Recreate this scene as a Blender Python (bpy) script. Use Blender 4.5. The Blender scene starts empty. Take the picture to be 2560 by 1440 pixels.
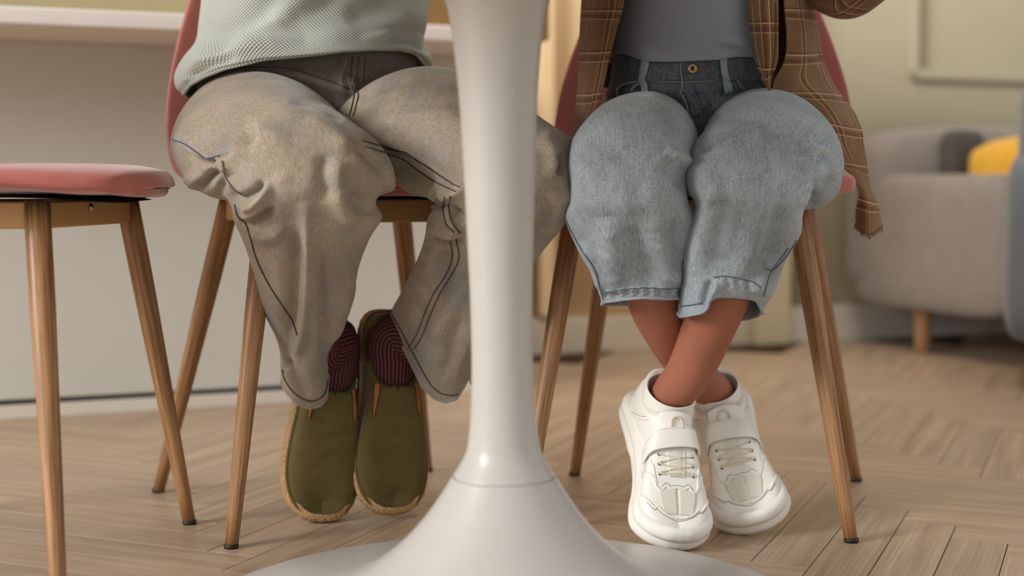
import bpy, bmesh, math, random
import numpy as np
from mathutils import Vector, Matrix
from mathutils.bvhtree import BVHTree

random.seed(7)
rng = np.random.default_rng(7)
scene = bpy.context.scene
COL = scene.collection

# ------------------------------------------------------------------ camera
FPX = 2560 * 50.0 / 36.0
PITCH = math.atan(259 / FPX)
CAMH = 0.44
SP, CP = math.sin(PITCH), math.cos(PITCH)
cd = bpy.data.cameras.new('camera')
cam = bpy.data.objects.new('camera', cd)
COL.objects.link(cam)
cam.location = (0, 0, CAMH)
cam.rotation_euler = (math.pi / 2 - PITCH, 0, 0)
cd.lens = 50
cd.sensor_width = 36
cd.clip_start = 0.02
cd.dof.use_dof = True
cd.dof.focus_distance = 1.70
cd.dof.aperture_fstop = 2.4
scene.camera = cam

# ------------------------------------------------------------------ light
w = bpy.data.worlds.new('world')
scene.world = w
w.use_nodes = True
w.node_tree.nodes['Background'].inputs[0].default_value = (0.985, 1.0, 0.985, 1)
w.node_tree.nodes['Background'].inputs[1].default_value = 0.68


def area(name, loc, target, size, power, color):
    l = bpy.data.lights.new(name, 'AREA')
    l.shape = 'RECTANGLE'
    l.size, l.size_y = size
    l.energy = power
    l.color = color
    o = bpy.data.objects.new(name, l)
    COL.objects.link(o)
    o.location = loc
    o.rotation_euler = (Vector(target) - Vector(loc)).to_track_quat('-Z', 'Y').to_euler()
    return o


area('window_light', (-4.2, -0.7, 2.25), (-0.1, 1.9, 0.40), (1.6, 2.0), 220, (1.0, 1.0, 0.985))
area('lamp_light', (0.40, 2.65, 2.2), (0.45, 3.85, 0.7), (0.6, 0.6), 15, (1.0, 0.90, 0.76))
scene.view_settings.view_transform = 'Standard'
scene.view_settings.look = 'None'
scene.view_settings.gamma = 1
scene.view_settings.use_curve_mapping = False
scene.view_settings.exposure = 0.14

# ------------------------------------------------------------------ helpers


def P(px, py, d):
    """world point seen at pixel (px,py) of the photo, at distance d along world Y"""
    yv = (py - 720) / FPX
    xr = (px - 1280) / FPX
    t = d / (CP - yv * SP)
    return Vector((xr * t, d, CAMH + t * (-SP - yv * CP)))


def topx(V):
    """project (...,3) array to pixels"""
    x, y, z = V[..., 0], V[..., 1], V[..., 2] - CAMH
    fw = y * CP - z * SP
    up = y * SP + z * CP
    return 1280 + FPX * x / fw, 720 - FPX * up / fw


def srgb(r, g, b):
    f = lambda c: ((c / 255 + 0.055) / 1.055) ** 2.4 if c > 10 else c / 255 / 12.92
    return (f(r), f(g), f(b), 1)


def cr(arr, n):
    """Catmull-Rom resample of (k,dim) array to n samples"""
    A = np.asarray(arr, float)
    k = len(A)
    t = np.linspace(0, k - 1, n)
    i = np.clip(np.floor(t).astype(int), 0, k - 2)
    f = (t - i)[:, None]
    p1, p2 = A[i], A[i + 1]
    p0 = np.where((i > 0)[:, None], A[np.maximum(i - 1, 0)], 2 * p1 - p2)
    p3 = np.where((i < k - 2)[:, None], A[np.minimum(i + 2, k - 1)], 2 * p2 - p1)
    return 0.5 * (2 * p1 + (p2 - p0) * f + (2 * p0 - 5 * p1 + 4 * p2 - p3) * f ** 2 + (3 * p1 - p0 - 3 * p2 + p3) * f ** 3)


def link(name, me, mat=None, parent=None, smooth=True):
    o = bpy.data.objects.new(name, me)
    COL.objects.link(o)
    if mat is not None:
        me.materials.append(mat)
    if parent is not None:
        o.parent = parent
        o.matrix_parent_inverse = parent_world(parent).inverted()
    if smooth:
        me.polygons.foreach_set('use_smooth', [True] * len(me.polygons))
    return o


def parent_world(o):
    m = Matrix.LocRotScale(o.location, o.rotation_euler, o.scale)
    while o.parent:
        m = parent_world(o.parent) @ o.matrix_parent_inverse @ m
        break
    return m


def tag(o, label=None, cat=None, group=None, kind=None):
    for k, v in (('label', label), ('category', cat), ('group', group), ('kind', kind)):
        if v:
            o[k] = v
    return o


def empty(name, loc=(0, 0, 0), label=None, cat=None, group=None, parent=None):
    o = bpy.data.objects.new(name, None)
    COL.objects.link(o)
    o.location = loc
    o.empty_display_size = 0.05
    if parent is not None:
        o.parent = parent
        o.matrix_parent_inverse = parent_world(parent).inverted()
    return tag(o, label, cat, group)


def grid_faces(nr, nt, closed):
    i = np.arange(nr - 1)[:, None]
    j = np.arange(nt if closed else nt - 1)[None, :]
    j2 = (j + 1) % nt
    a = i * nt + j
    b = i * nt + j2
    return np.stack([a, b, b + nt, a + nt], -1).reshape(-1, 4)


def gnormals(V, closed):
    if closed:
        dt = np.roll(V, -1, 1) - np.roll(V, 1, 1)
    else:
        dt = np.gradient(V, axis=1)
    ds = np.gradient(V, axis=0)
    N = np.cross(dt, ds)
    N /= np.linalg.norm(N, axis=-1, keepdims=True) + 1e-12
    return N


def mesh_from(name, parts):
    """parts: list of (V grid, closed). One mesh with metre UVs."""
    vs, fs, uvs, off = [], [], [], 0
    for V, closed in parts:
        nr, nt = V.shape[:2]
        F = grid_faces(nr, nt, closed)
        W = np.concatenate([V, V[:, :1]], 1) if closed else V
        dt = np.linalg.norm(np.diff(W, axis=1), axis=-1).mean(0)
        u = np.concatenate([[0], np.cumsum(dt)])
        dsr = np.linalg.norm(np.diff(V, axis=0), axis=-1).mean(1)
        vv = np.concatenate([[0], np.cumsum(dsr)])
        i, j = np.meshgrid(np.arange(nr - 1), np.arange(nt if closed else nt - 1), indexing='ij')
        uv = np.stack([np.stack([u[j], vv[i]], -1), np.stack([u[j + 1], vv[i]], -1),
                       np.stack([u[j + 1], vv[i + 1]], -1), np.stack([u[j], vv[i + 1]], -1)], 2)
        vs.append(V.reshape(-1, 3))
        fs.append(F + off)
        uvs.append(uv.reshape(-1, 2))
        off += nr * nt
    return np.concatenate(vs), np.concatenate(fs), np.concatenate(uvs)


def build(name, parts, mat, parent=None, solid=0, offset=-1, smooth=True, sub=0, weld=0):
    v, f, uv = mesh_from(name, parts)
    me = bpy.data.meshes.new(name)
    me.vertices.add(len(v))
    me.vertices.foreach_set('co', v.ravel().astype(np.float32))
    me.loops.add(f.size)
    me.loops.foreach_set('vertex_index', f.ravel().astype(np.int32))
    me.polygons.add(len(f))
    me.polygons.foreach_set('loop_start', (np.arange(len(f)) * 4).astype(np.int32))
    me.update(calc_edges=True)
    me.validate()
    ul = me.uv_layers.new(name='UVMap')
    ul.data.foreach_set('uv', uv.ravel().astype(np.float32))
    if weld:
        bm = bmesh.new()
        bm.from_mesh(me)
        bmesh.ops.remove_doubles(bm, verts=bm.verts, dist=weld)
        bm.to_mesh(me)
        bm.free()
    o = link(name, me, mat, parent, smooth)
    if solid:
        m = o.modifiers.new('solid', 'SOLIDIFY')
        m.thickness = solid
        m.offset = offset
        m.use_even_offset = False
    if sub:
        m = o.modifiers.new('sub', 'SUBSURF')
        m.levels = m.render_levels = sub
    return o


def bvh_of(parts):
    v, f, _ = mesh_from('', parts)
    return BVHTree.FromPolygons([tuple(p) for p in v], [tuple(int(k) for k in q) for q in f])


def loft(ctrl, nr, nt, orient=True):
    """ctrl rows: (L, R, vf[, vb[, e]]): vf / vb reach from the centre to the front / back of the ring"""
    rows = []
    for c in ctrl:
        L, R, vf = Vector(c[0]), Vector(c[1]), Vector(c[2])
        vb = Vector(c[3]) if len(c) > 3 and c[3] is not None else -vf
        e = c[4] if len(c) > 4 else 2.3
        rows.append([*L, *R, *vf, *vb, e])
    A = cr(rows, nr)
    L, R, vf, vb, e = A[:, 0:3], A[:, 3:6], A[:, 6:9], A[:, 9:12], A[:, 12:13]
    th = np.linspace(0, 2 * math.pi, nt, endpoint=False)
    c, s = np.cos(th)[None], np.sin(th)[None]
    cc = np.sign(c) * np.abs(c) ** (2 / e)
    ss = np.sign(s) * np.abs(s) ** (2 / e)
    ctr, u = (L + R) / 2, (R - L) / 2
    V = ctr[:, None] + u[:, None] * cc[..., None] + np.where((s > 0)[..., None], vf[:, None] * ss[..., None], -vb[:, None] * ss[..., None])
    if orient:
        N = gnormals(V, True)
        if ((V - ctr[:, None]) * N).sum() < 0:
            V = V[:, ::-1].copy()
    return V


def seg_dist(X, Y, poly):
    """distance to polyline and parameter along it"""
    best = np.full(X.shape, 1e9)
    tb = np.zeros(X.shape)
    sgn = np.zeros(X.shape)
    n = len(poly) - 1
    for k in range(n):
        ax, ay = poly[k]
        bx, by = poly[k + 1]
        dx, dy = bx - ax, by - ay
        l2 = dx * dx + dy * dy + 1e-9
        t = np.clip(((X - ax) * dx + (Y - ay) * dy) / l2, 0, 1)
        d = np.hypot(X - ax - t * dx, Y - ay - t * dy)
        m = d < best
        best = np.where(m, d, best)
        tb = np.where(m, (k + t) / n, tb)
        sgn = np.where(m, np.sign((X - ax) * dy - (Y - ay) * dx), sgn)
    return best, tb, sgn


def folds(V, lst, closed=True, gain=1.0):
    """press cloth folds into a grid. each fold: (pts, amp_m, width_px[, kind])"""
    cam0 = np.array([0, 0, CAMH])
    N = gnormals(V, closed)
    X, Y = topx(V)
    D = cam0 - V
    D /= np.linalg.norm(D, axis=-1, keepdims=True)
    face = np.clip(((N * D).sum(-1) - 0.0) / 0.25, 0, 1)
    disp = np.zeros(X.shape)
    for f in lst:
        pts, amp, wd = f[0], f[1], f[2]
        kind = f[3] if len(f) > 3 else 'r'
        poly = cr(pts, max(2, 6 * (len(pts) - 1))) if len(pts) > 2 else np.array(pts, float)
        d, t, s = seg_dist(X, Y, poly)
        taper = np.clip(np.sin(np.pi * np.clip(t, 0.0, 1)) * 1.6, 0, 1)
        if kind == 'r':
            disp += amp * np.exp(-(d / wd) ** 2) * taper
        elif kind == 'e':      # no taper
            disp += amp * np.exp(-(d / wd) ** 2)
        elif kind == 's':      # ledge: one side proud, falling off slowly, sharp at the line
            sd = d * s
            disp += amp * np.where(sd > 0, np.exp(-(sd / wd) ** 2) * (1 - np.exp(-(sd / 3.0) ** 2)), -0.35 * np.exp(-(sd / (0.35 * wd)) ** 2)) * taper
    return V + N * (gain * disp * face)[..., None]


def wob(V, amp, seed, f=(9, 14, 23), closed=True):
    """soft irregular cloth undulation"""
    r = np.random.default_rng(seed)
    N = gnormals(V, closed)
    d = 0
    for k in range(10):
        q = r.normal(size=3)
        q /= np.linalg.norm(q)
        fr = r.choice(f) * r.uniform(.7, 1.4) * 2
        d = d + np.sin((V * q).sum(-1) * fr * 2 + r.uniform(0, 6.3)) * (12 / fr) ** .7
    return V + N * (amp * d / 4)[..., None]


def hem_to(V, poly, power=6, start=0.0):
    """pull the end ring of the front side to the pixel line poly (y as function of x along the polyline)"""
    X, Y = topx(V)
    px = np.array([p[0] for p in poly], float)
    py = np.array([p[1] for p in poly], float)
    yt = np.interp(X[-1], px, py)
    N = gnormals(V, True)
    fr = np.clip(-N[-1, :, 1] / 0.15 + .2, 0, 1)
    k = np.arange(7) - 3
    ker = np.ones(7) / 7
    fr = np.convolve(np.concatenate([fr[-3:], fr, fr[:3]]), ker, 'valid')
    dz = -(yt - Y[-1]) * V[-1, :, 1] / FPX * fr
    s = (np.clip((np.linspace(0, 1, V.shape[0]) - start) / (1 - start), 0, 1) ** power)[:, None]
    V = V.copy()
    V[..., 2] += s * dz[None]
    return V


def tube_pts(pts, r, n=8, ends=True):
    """tube grid along points; r scalar or list"""
    A = np.asarray([tuple(p) for p in pts], float)
    m = len(A)
    r = np.full(m, r) if np.isscalar(r) else np.asarray(r, float)
    T = np.gradient(A, axis=0)
    T /= np.linalg.norm(T, axis=1, keepdims=True) + 1e-12
    up = np.array([0.13, 0.21, 0.97])
    if abs(T[0] @ up) > .9:
        up = np.array([0.95, 0.3, 0.05])
    U = []
    u = np.cross(T[0], up)
    for k in range(m):
        u = u - (u @ T[k]) * T[k]
        u /= np.linalg.norm(u) + 1e-12
        U.append(u)
    U = np.array(U)
    W = np.cross(T, U)
    th = np.linspace(0, 2 * math.pi, n, endpoint=False)
    V = A[:, None] + r[:, None, None] * (U[:, None] * np.cos(th)[None, :, None] + W[:, None] * np.sin(th)[None, :, None])
    if ends:
        V = np.concatenate([np.repeat(A[None, 0:1], n, 1), V, np.repeat(A[None, -1:], n, 1)], 0)
    return V


def ray_px(bv, px, py):
    o = Vector((0, 0, CAMH))
    d = (P(px, py, 1.0) - o).normalized()
    h = bv.ray_cast(o, d)
    return (h[0], h[1]) if h[0] is not None else None


def toward_cam(h):
    v = Vector((0, 0, CAMH)) - h[0]
    return h[1] if h[1].dot(v) > 0 else -h[1]


def seam(name, bv, pts, mat, parent, r=0.0011, step=4.0, lift=0.0010, dash=None):
    """stitch line laid on the cloth along a pixel polyline"""
    poly = cr(pts, max(4, 12 * (len(pts) - 1)))
    seg = np.hypot(*np.diff(poly, axis=0).T)
    n = max(4, int(seg.sum() / step))
    cum = np.concatenate([[0], np.cumsum(seg)])
    q = np.linspace(0, cum[-1], n)
    xs, ys = np.interp(q, cum, poly[:, 0]), np.interp(q, cum, poly[:, 1])
    runs, cur = [], []
    for x, y in zip(xs, ys):
        h = ray_px(bv, x, y)
        if h is None or (cur and (h[0] - cur[-1]).length > .02):
            if len(cur) > 2:
                runs.append(cur)
            cur = []
        if h is not None:
            cur.append(h[0] + toward_cam(h) * lift)
    if len(cur) > 2:
        runs.append(cur)
    o = None
    for c in runs:
        if len(c) > 3 or o is None:
            o = build(name, [(tube_pts(c, r, 6), True)], mat, parent)
    return o


def strip(name, bv, pts, width, mat, parent, thick=.0015, lift=.0012, nw=5, n=24):
    """band of cloth laid on a surface along a pixel polyline, width in px"""
    poly = cr(pts, n)
    T = np.gradient(poly, axis=0)
    T /= np.linalg.norm(T, axis=1, keepdims=True)
    rows = []
    for k in range(n):
        row = []
        for j in range(nw):
            o = (j / (nw - 1) - .5) * width
            h = ray_px(bv, poly[k, 0] - T[k, 1] * o, poly[k, 1] + T[k, 0] * o)
            if h is None:
                row.append(None)
                continue
            nn = toward_cam(h)
            row.append(h[0] + nn * lift)
        if any(p is None for p in row):
            continue
        rows.append([tuple(p) for p in row])
    V = np.array(rows)
    V[1:-1] = (V[:-2] + 2 * V[1:-1] + V[2:]) / 4
    N = gnormals(V, False)
    if N[..., 1].mean() > 0:
        V = V[:, ::-1].copy()
    o = build(name, [(V, False)], mat, parent, solid=thick, offset=1)
    return o


def sheet(rows, nr, nc):
    """rows of equal count of (px,py,d) -> smooth cloth grid"""
    A = np.array([[tuple(P(*p)) for p in r] for r in rows])
    B = np.stack([cr(A[k], nc) for k in range(len(A))])
    return np.stack([cr(B[:, j], nr) for j in range(nc)], 1)


def bm_obj(name, bm, mat, parent=None, smooth=True, bevel=0, segs=2, sub=0):
    me = bpy.data.meshes.new(name)
    bmesh.ops.recalc_face_normals(bm, faces=bm.faces)
    bm.to_mesh(me)
    bm.free()
    o = link(name, me, mat, parent, smooth)
    if bevel:
        m = o.modifiers.new('bevel', 'BEVEL')
        m.width = bevel
        m.segments = segs
        m.limit_method = 'ANGLE'
        o.modifiers.new('wn', 'WEIGHTED_NORMAL')
    if sub:
        m = o.modifiers.new('sub', 'SUBSURF')
        m.levels = m.render_levels = sub
    return o


def add_box(bm, lo, hi, M=Matrix()):
    r = bmesh.ops.create_cube(bm, size=1)
    s = Vector(hi) - Vector(lo)
    c = (Vector(hi) + Vector(lo)) / 2
    for v in r['verts']:
        v.co = M @ Vector((v.co.x * s.x + c.x, v.co.y * s.y + c.y, v.co.z * s.z + c.z))


def box(name, lo, hi, mat, parent=None, M=Matrix(), bevel=0.004, segs=2):
    bm = bmesh.new()
    add_box(bm, lo, hi, M)
    return bm_obj(name, bm, mat, parent, bevel=bevel, segs=segs)


def lathe(profile, n=72, center=(0, 0, 0)):
    A = np.array(profile, float)
    th = np.linspace(0, 2 * math.pi, n, endpoint=False)
    V = np.stack([A[:, 0:1] * np.cos(th), A[:, 0:1] * np.sin(th), np.repeat(A[:, 1:2], n, 1)], -1)
    return V + np.array(center)


# ------------------------------------------------------------------ materials


class NT:
    def __init__(self, name):
        self.m = bpy.data.materials.new(name)
        self.m.use_nodes = True
        self.t = self.m.node_tree
        self.b = self.t.nodes['Principled BSDF']

    def n(self, typ, **kw):
        nd = self.t.nodes.new(typ)
        for k, v in kw.items():
            if k.startswith('i_'):
                nd.inputs[k[2:].replace('_', ' ')].default_value = v
            else:
                setattr(nd, k, v)
        return nd

    def l(self, a, b):
        self.t.links.new(a, b)

    def coords(self, kind, scale=(1, 1, 1)):
        tc = self.n('ShaderNodeTexCoord')
        mp = self.n('ShaderNodeMapping')
        mp.inputs['Scale'].default_value = scale
        self.l(tc.outputs[kind], mp.inputs[0])
        return mp.outputs[0]

    def noise(self, vec, scale, detail=3, rough=.55):
        nd = self.n('ShaderNodeTexNoise')
        nd.inputs['Scale'].default_value = scale
        nd.inputs['Detail'].default_value = detail
        nd.inputs['Roughness'].default_value = rough
        self.l(vec, nd.inputs['Vector'])
        return nd.outputs[0]

    def ramp(self, fac, stops):
        nd = self.n('ShaderNodeValToRGB')
        e = nd.color_ramp.elements
        while len(e) < len(stops):
            e.new(0.5)
        for k, (p, c) in enumerate(stops):
            e[k].position = p
            e[k].color = c
        self.l(fac, nd.inputs[0])
        return nd.outputs[0]

    def mix(self, fac, a, b, mode='MIX'):
        nd = self.n('ShaderNodeMix', data_type='RGBA', blend_type=mode)
        for s, v in ((0, fac), (6, a), (7, b)):
            if isinstance(v, (int, float, tuple)):
                nd.inputs[s].default_value = v
            else:
                self.l(v, nd.inputs[s])
        return nd.outputs[2]

    def bump(self, h, strength, dist):
        nd = self.n('ShaderNodeBump')
        nd.inputs['Strength'].default_value = strength
        nd.inputs['Distance'].default_value = dist
        self.l(h, nd.inputs['Height'])
        self.l(nd.outputs[0], self.b.inputs['Normal'])

    def base(self, c, rough=.6, spec=.5, sheen=0):
        if isinstance(c, tuple):
            self.b.inputs['Base Color'].default_value = c
        else:
            self.l(c, self.b.inputs['Base Color'])
        self.b.inputs['Roughness'].default_value = rough
        self.b.inputs['Specular IOR Level'].default_value = spec
        if sheen:
            self.b.inputs['Sheen Weight'].default_value = sheen
            self.b.inputs['Sheen Roughness'].default_value = .4
        return self.m


def plain(name, c, rough=.6, spec=.5, var=.06, scale=14, sheen=0, bump=0):
    t = NT(name)
    v = t.coords('Object')
    f = t.noise(v, scale, 4)
    d = tuple(x * (1 - var) for x in c[:3]) + (1,)
    u = tuple(min(1, x * (1 + var)) for x in c[:3]) + (1,)
    col = t.ramp(f, [(.3, d), (.7, u)])
    if bump:
        t.bump(t.noise(v, scale * 20, 2), bump, .002)
    return t.base(col, rough, spec, sheen)


def denim(name, dark, mid, light, tint, grain=900, tintamt=.5):
    t = NT(name)
    uv = t.coords('UV')
    ob = t.coords('Object')
    # twill: fine diagonal ribs and flecks
    g = t.noise(t.coords('UV', (1, 1, 1)), grain, 2, .7)
    g2 = t.noise(t.coords('UV', (1.0, .25, 1)), grain * .7, 2, .6)
    big = t.noise(ob, 13, 3)
    big2 = t.noise(ob, 22, 3)
    c = t.ramp(g, [(.28, dark), (.5, mid), (.72, light)])
    c2 = t.ramp(g2, [(.3, dark), (.7, light)])
    c = t.mix(.35, c, c2)
    lo = t.ramp(big, [(.35, (.78, .78, .78, 1)), (.68, (1.15, 1.15, 1.15, 1))])
    c = t.mix(1.0, c, lo, 'MULTIPLY')
    tf = t.ramp(big2, [(.45, (0, 0, 0, 1)), (.7, (tintamt, tintamt, tintamt, 1))])
    c = t.mix(tf, c, tint)
    t.bump(g2, .35, .0012)
    return t.base(c, .92, .2, .25)


def wood(name, a, b, along=(260, 7, 1), rough=.42, kind='UV'):
    t = NT(name)
    oi = t.n('ShaderNodeObjectInfo')
    vec = t.coords(kind, along)
    ad = t.n('ShaderNodeVectorMath', operation='ADD')
    cb = t.n('ShaderNodeCombineXYZ')
    ml = t.n('ShaderNodeMath', operation='MULTIPLY')
    ml.inputs[1].default_value = 37.0
    t.l(oi.outputs['Random'], ml.inputs[0])
    t.l(ml.outputs[0], cb.inputs[0])
    t.l(ml.outputs[0], cb.inputs[1])
    t.l(vec, ad.inputs[0])
    t.l(cb.outputs[0], ad.inputs[1])
    f = t.noise(ad.outputs[0], 1.0, 4, .6)
    c = t.ramp(f, [(.34, a), (.62, b)])
    t.bump(f, .12, .0008)
    return t.base(c, rough, .4)


M = {}
M['leg'] = wood('oak_leg', srgb(118, 80, 48), srgb(176, 130, 86))
M['frame'] = wood('oak_frame', srgb(170, 122, 72), srgb(196, 150, 98))
M['pad'] = plain('black_pad', srgb(22, 20, 20), .5)
M['pink'] = plain('pink_velvet', srgb(178, 106, 98), .85, .2, .08, 30, .5, .15)
M['under'] = plain('black_lining', srgb(30, 24, 22), .9, .1)
M['table'] = plain('white_lacquer', srgb(193, 188, 181), .32, .45, .012, 5)
M['counter_white'] = plain('counter_white', srgb(224, 214, 206), .5, .3, .02)
M['panel'] = plain('cabinet_panel', srgb(202, 198, 188), .55, .3, .02, 3)
M['dark_gap'] = plain('dark_gap', srgb(88, 84, 76), .8, .1)
M['plinth'] = plain('plinth', srgb(214, 204, 190), .6, .3, .02)
M['wall'] = plain('wall_cream', srgb(186, 177, 152), .9, .1, .03, 2)
M['wall_tan'] = plain('wall_tan', srgb(236, 204, 160), .9, .1, .05, 2)
M['wall_olive'] = plain('wall_olive', srgb(196, 184, 148), .9, .1, .05, 2)
M['trim'] = plain('trim_cream', srgb(214, 196, 162), .6, .3, .02)
M['base'] = plain('baseboard', srgb(206, 190, 168), .6, .3, .02)
M['sofa'] = plain('sofa_grey', srgb(142, 132, 124), .95, .1, .06, 25, .3, .2)
M['sofa_back'] = plain('sofa_back', srgb(140, 138, 128), .95, .1, .06, 25, .3, .2)
M['sofa_dark'] = plain('cushion_dark', srgb(86, 80, 76), .95, .1, .06, 25)
M['yellow'] = plain('cushion_yellow', srgb(222, 168, 62), .95, .1, .07, 25, .3, .2)
M['armchair'] = plain('armchair_blue', srgb(112, 116, 122), .95, .1, .06, 25, .3, .2)
M['box_brown'] = plain('wood_box', srgb(128, 98, 58), .6, .3, .1, 8)
M['skin'] = plain('skin', srgb(166, 104, 80), .55, .4, .05, 18, 0, .05)
M['skin'].node_tree.nodes['Principled BSDF'].inputs['Subsurface Weight'].default_value = .12
M['skin'].node_tree.nodes['Principled BSDF'].inputs['Subsurface Radius'].default_value = (.012, .005, .003)
M['skin2'] = plain('skin_light', srgb(196, 144, 116), .55, .4, .05, 18)
M['olive_denim'] = denim('olive_denim', srgb(122, 108, 92), srgb(164, 149, 130), srgb(190, 176, 157), srgb(142, 144, 148), 700, .4)
M['olive_seam'] = plain('dark_thread', srgb(74, 66, 60), .9, .1)
M['blue_thread'] = plain('blue_thread', srgb(78, 92, 120), .9, .1)
M['olive_hip'] = denim('olive_denim_hip_shaded', srgb(92, 82, 72), srgb(124, 112, 100), srgb(146, 134, 120), srgb(112, 114, 120), 700, .4)  # less faded hip denim, with the shade below the shirt painted into it
M['blue_denim'] = denim('blue_denim', srgb(102, 113, 121), srgb(155, 165, 172), srgb(198, 204, 207), srgb(150, 142, 140), 560, .22)
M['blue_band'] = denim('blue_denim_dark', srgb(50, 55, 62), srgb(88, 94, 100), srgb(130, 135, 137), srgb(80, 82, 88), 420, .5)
M['blue_stitch'] = plain('denim_stitch', srgb(92, 100, 112), .9, .1)
M['pale_stitch'] = plain('pale_stitch', srgb(168, 164, 154), .9, .1)
M['brass'] = plain('brass', srgb(196, 160, 112), .35, .5)
M['brass'].node_tree.nodes['Principled BSDF'].inputs['Metallic'].default_value = .7
M['steel'] = plain('steel', srgb(190, 180, 160), .3, .5)
M['steel'].node_tree.nodes['Principled BSDF'].inputs['Metallic'].default_value = .9
M['orange_thread'] = plain('orange_thread', srgb(150, 92, 66), .9, .1)
M['tee'] = plain('tee_grey', srgb(150, 154, 164), .95, .1, .04, 30, .25, .25)
M['canvas'] = plain('olive_canvas', srgb(98, 85, 50), .92, .15, .12, 40, .2, .3)
M['canvas_dark'] = plain('olive_canvas_dark', srgb(70, 60, 36), .92, .15, .1, 40)
M['gore'] = plain('orange_gore', srgb(176, 106, 66), .9, .1, .1, 60)
M['white'] = plain('white_leather', srgb(247, 242, 234), .42, .4, .015, 20)
M['white_sole'] = plain('white_sole', srgb(245, 240, 231), .6, .3, .015, 20)
M['offwhite'] = plain('offwhite_mesh', srgb(232, 225, 212), .8, .2, .03, 60, 0, .2)
M['lace'] = plain('lace', srgb(226, 216, 196), .9, .1, .05, 90)
M['stitch_grey'] = plain('stitch_grey', srgb(176, 168, 156), .8, .2)
M['eyelet'] = plain('eyelet', srgb(96, 90, 82), .5, .4)


def mk_jute():
    t = NT('jute_sole')
    v = t.coords('Object', (1, 1, 1))
    f = t.noise(v, 420, 3)
    c = t.ramp(f, [(.3, srgb(140, 102, 68)), (.7, srgb(206, 170, 128))])
    t.bump(f, .5, .002)
    return t.base(c, .95, .1)


M['jute'] = mk_jute()


def mk_sock():
    t = NT('maroon_rib')
    tc = t.coords('UV', (1, 1, 1))
    wv = t.n('ShaderNodeTexWave', wave_type='BANDS', bands_direction='X')
    wv.inputs['Scale'].default_value = 62
    wv.inputs['Distortion'].default_value = .6
    t.l(tc, wv.inputs['Vector'])
    c = t.ramp(wv.outputs[1], [(.12, srgb(44, 22, 24)), (.4, srgb(106, 64, 66))])
    t.bump(wv.outputs[1], .6, .003)
    return t.base(c, .95, .1)


M['sock'] = mk_sock()


def mk_waffle():
    t = NT('waffle_knit')
    a = t.coords('UV', (1, 1, 1))
    sx = t.n('ShaderNodeSeparateXYZ')
    t.l(a, sx.inputs[0])

    def sinw(sock, k, sock2=None, k2=0):
        m1 = t.n('ShaderNodeMath', operation='MULTIPLY')
        m1.inputs[1].default_value = k
        t.l(sock, m1.inputs[0])
        o = m1.outputs[0]
        if sock2 is not None:
            m2 = t.n('ShaderNodeMath', operation='MULTIPLY_ADD')
            m2.inputs[1].default_value = k2
            t.l(sock2, m2.inputs[0])
            t.l(o, m2.inputs[2])
            o = m2.outputs[0]
        s = t.n('ShaderNodeMath', operation='SINE')
        t.l(o, s.inputs[0])
        return s.outputs[0]
    k = 2 * math.pi / .0050
    h1 = sinw(sx.outputs[0], k, sx.outputs[1], k)
    h2 = sinw(sx.outputs[0], k, sx.outputs[1], -k)
    mu = t.n('ShaderNodeMath', operation='ADD')
    t.l(h1, mu.inputs[0])
    t.l(h2, mu.inputs[1])
    sc = t.n('ShaderNodeMath', operation='MULTIPLY_ADD')
    sc.inputs[1].default_value = .25
    sc.inputs[2].default_value = .5
    t.l(mu.outputs[0], sc.inputs[0])
    c = t.ramp(sc.outputs[0], [(.12, srgb(166, 170, 156)), (.5, srgb(220, 226, 215)), (.85, srgb(228, 234, 223))])
    t.bump(sc.outputs[0], .9, .0025)
    return t.base(c, .95, .1, .2)


M['waffle'] = mk_waffle()


def mk_plaid():
    t = NT('brown_plaid')
    a = t.coords('UV', (1, 1, 1))
    sx = t.n('ShaderNodeSeparateXYZ')
    t.l(a, sx.inputs[0])

    def band(sock, period, stops):
        m1 = t.n('ShaderNodeMath', operation='MULTIPLY')
        m1.inputs[1].default_value = 1 / period
        t.l(sock, m1.inputs[0])
        fr = t.n('ShaderNodeMath', operation='FRACT')
        t.l(m1.outputs[0], fr.inputs[0])
        rp = t.n('ShaderNodeValToRGB')
        rp.color_ramp.interpolation = 'CONSTANT'
        e = rp.color_ramp.elements
        while len(e) < len(stops):
            e.new(.5)
        for q, (p_, v) in enumerate(stops):
            e[q].position = p_
            e[q].color = (v, v, v, 1)
        t.l(fr.outputs[0], rp.inputs[0])
        return rp.outputs[0]
    tan = srgb(130, 102, 75)
    g = t.noise(t.coords('UV', (1, 1, 1)), 700, 2)
    patch = t.noise(t.coords('Object'), 16, 2)
    base = t.mix(t.ramp(patch, [(.4, (0, 0, 0, 1)), (.62, (.75, .75, .75, 1))]), tan, srgb(116, 80, 60))
    base = t.mix(t.ramp(g, [(.3, (.0, 0, 0, 1)), (.7, (.3, .3, .3, 1))]), base, srgb(156, 126, 94))
    dk = [(0, 0), (.16, .6), (.24, 0), (.30, .55), (.40, 0)]
    lt = [(0, 0), (.205, .8), (.235, 0), (.415, .6), (.44, 0)]
    for s, pd in ((0, .047), (1, .058)):
        base = t.mix(band(sx.outputs[s], pd, dk), base, srgb(92, 58, 40))
    for s, pd in ((0, .047), (1, .058)):
        base = t.mix(band(sx.outputs[s], pd, lt), base, srgb(206, 166, 124))
    t.bump(g, .3, .001)
    return t.base(base, .95, .1, .15)


M['plaid'] = mk_plaid()


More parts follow.
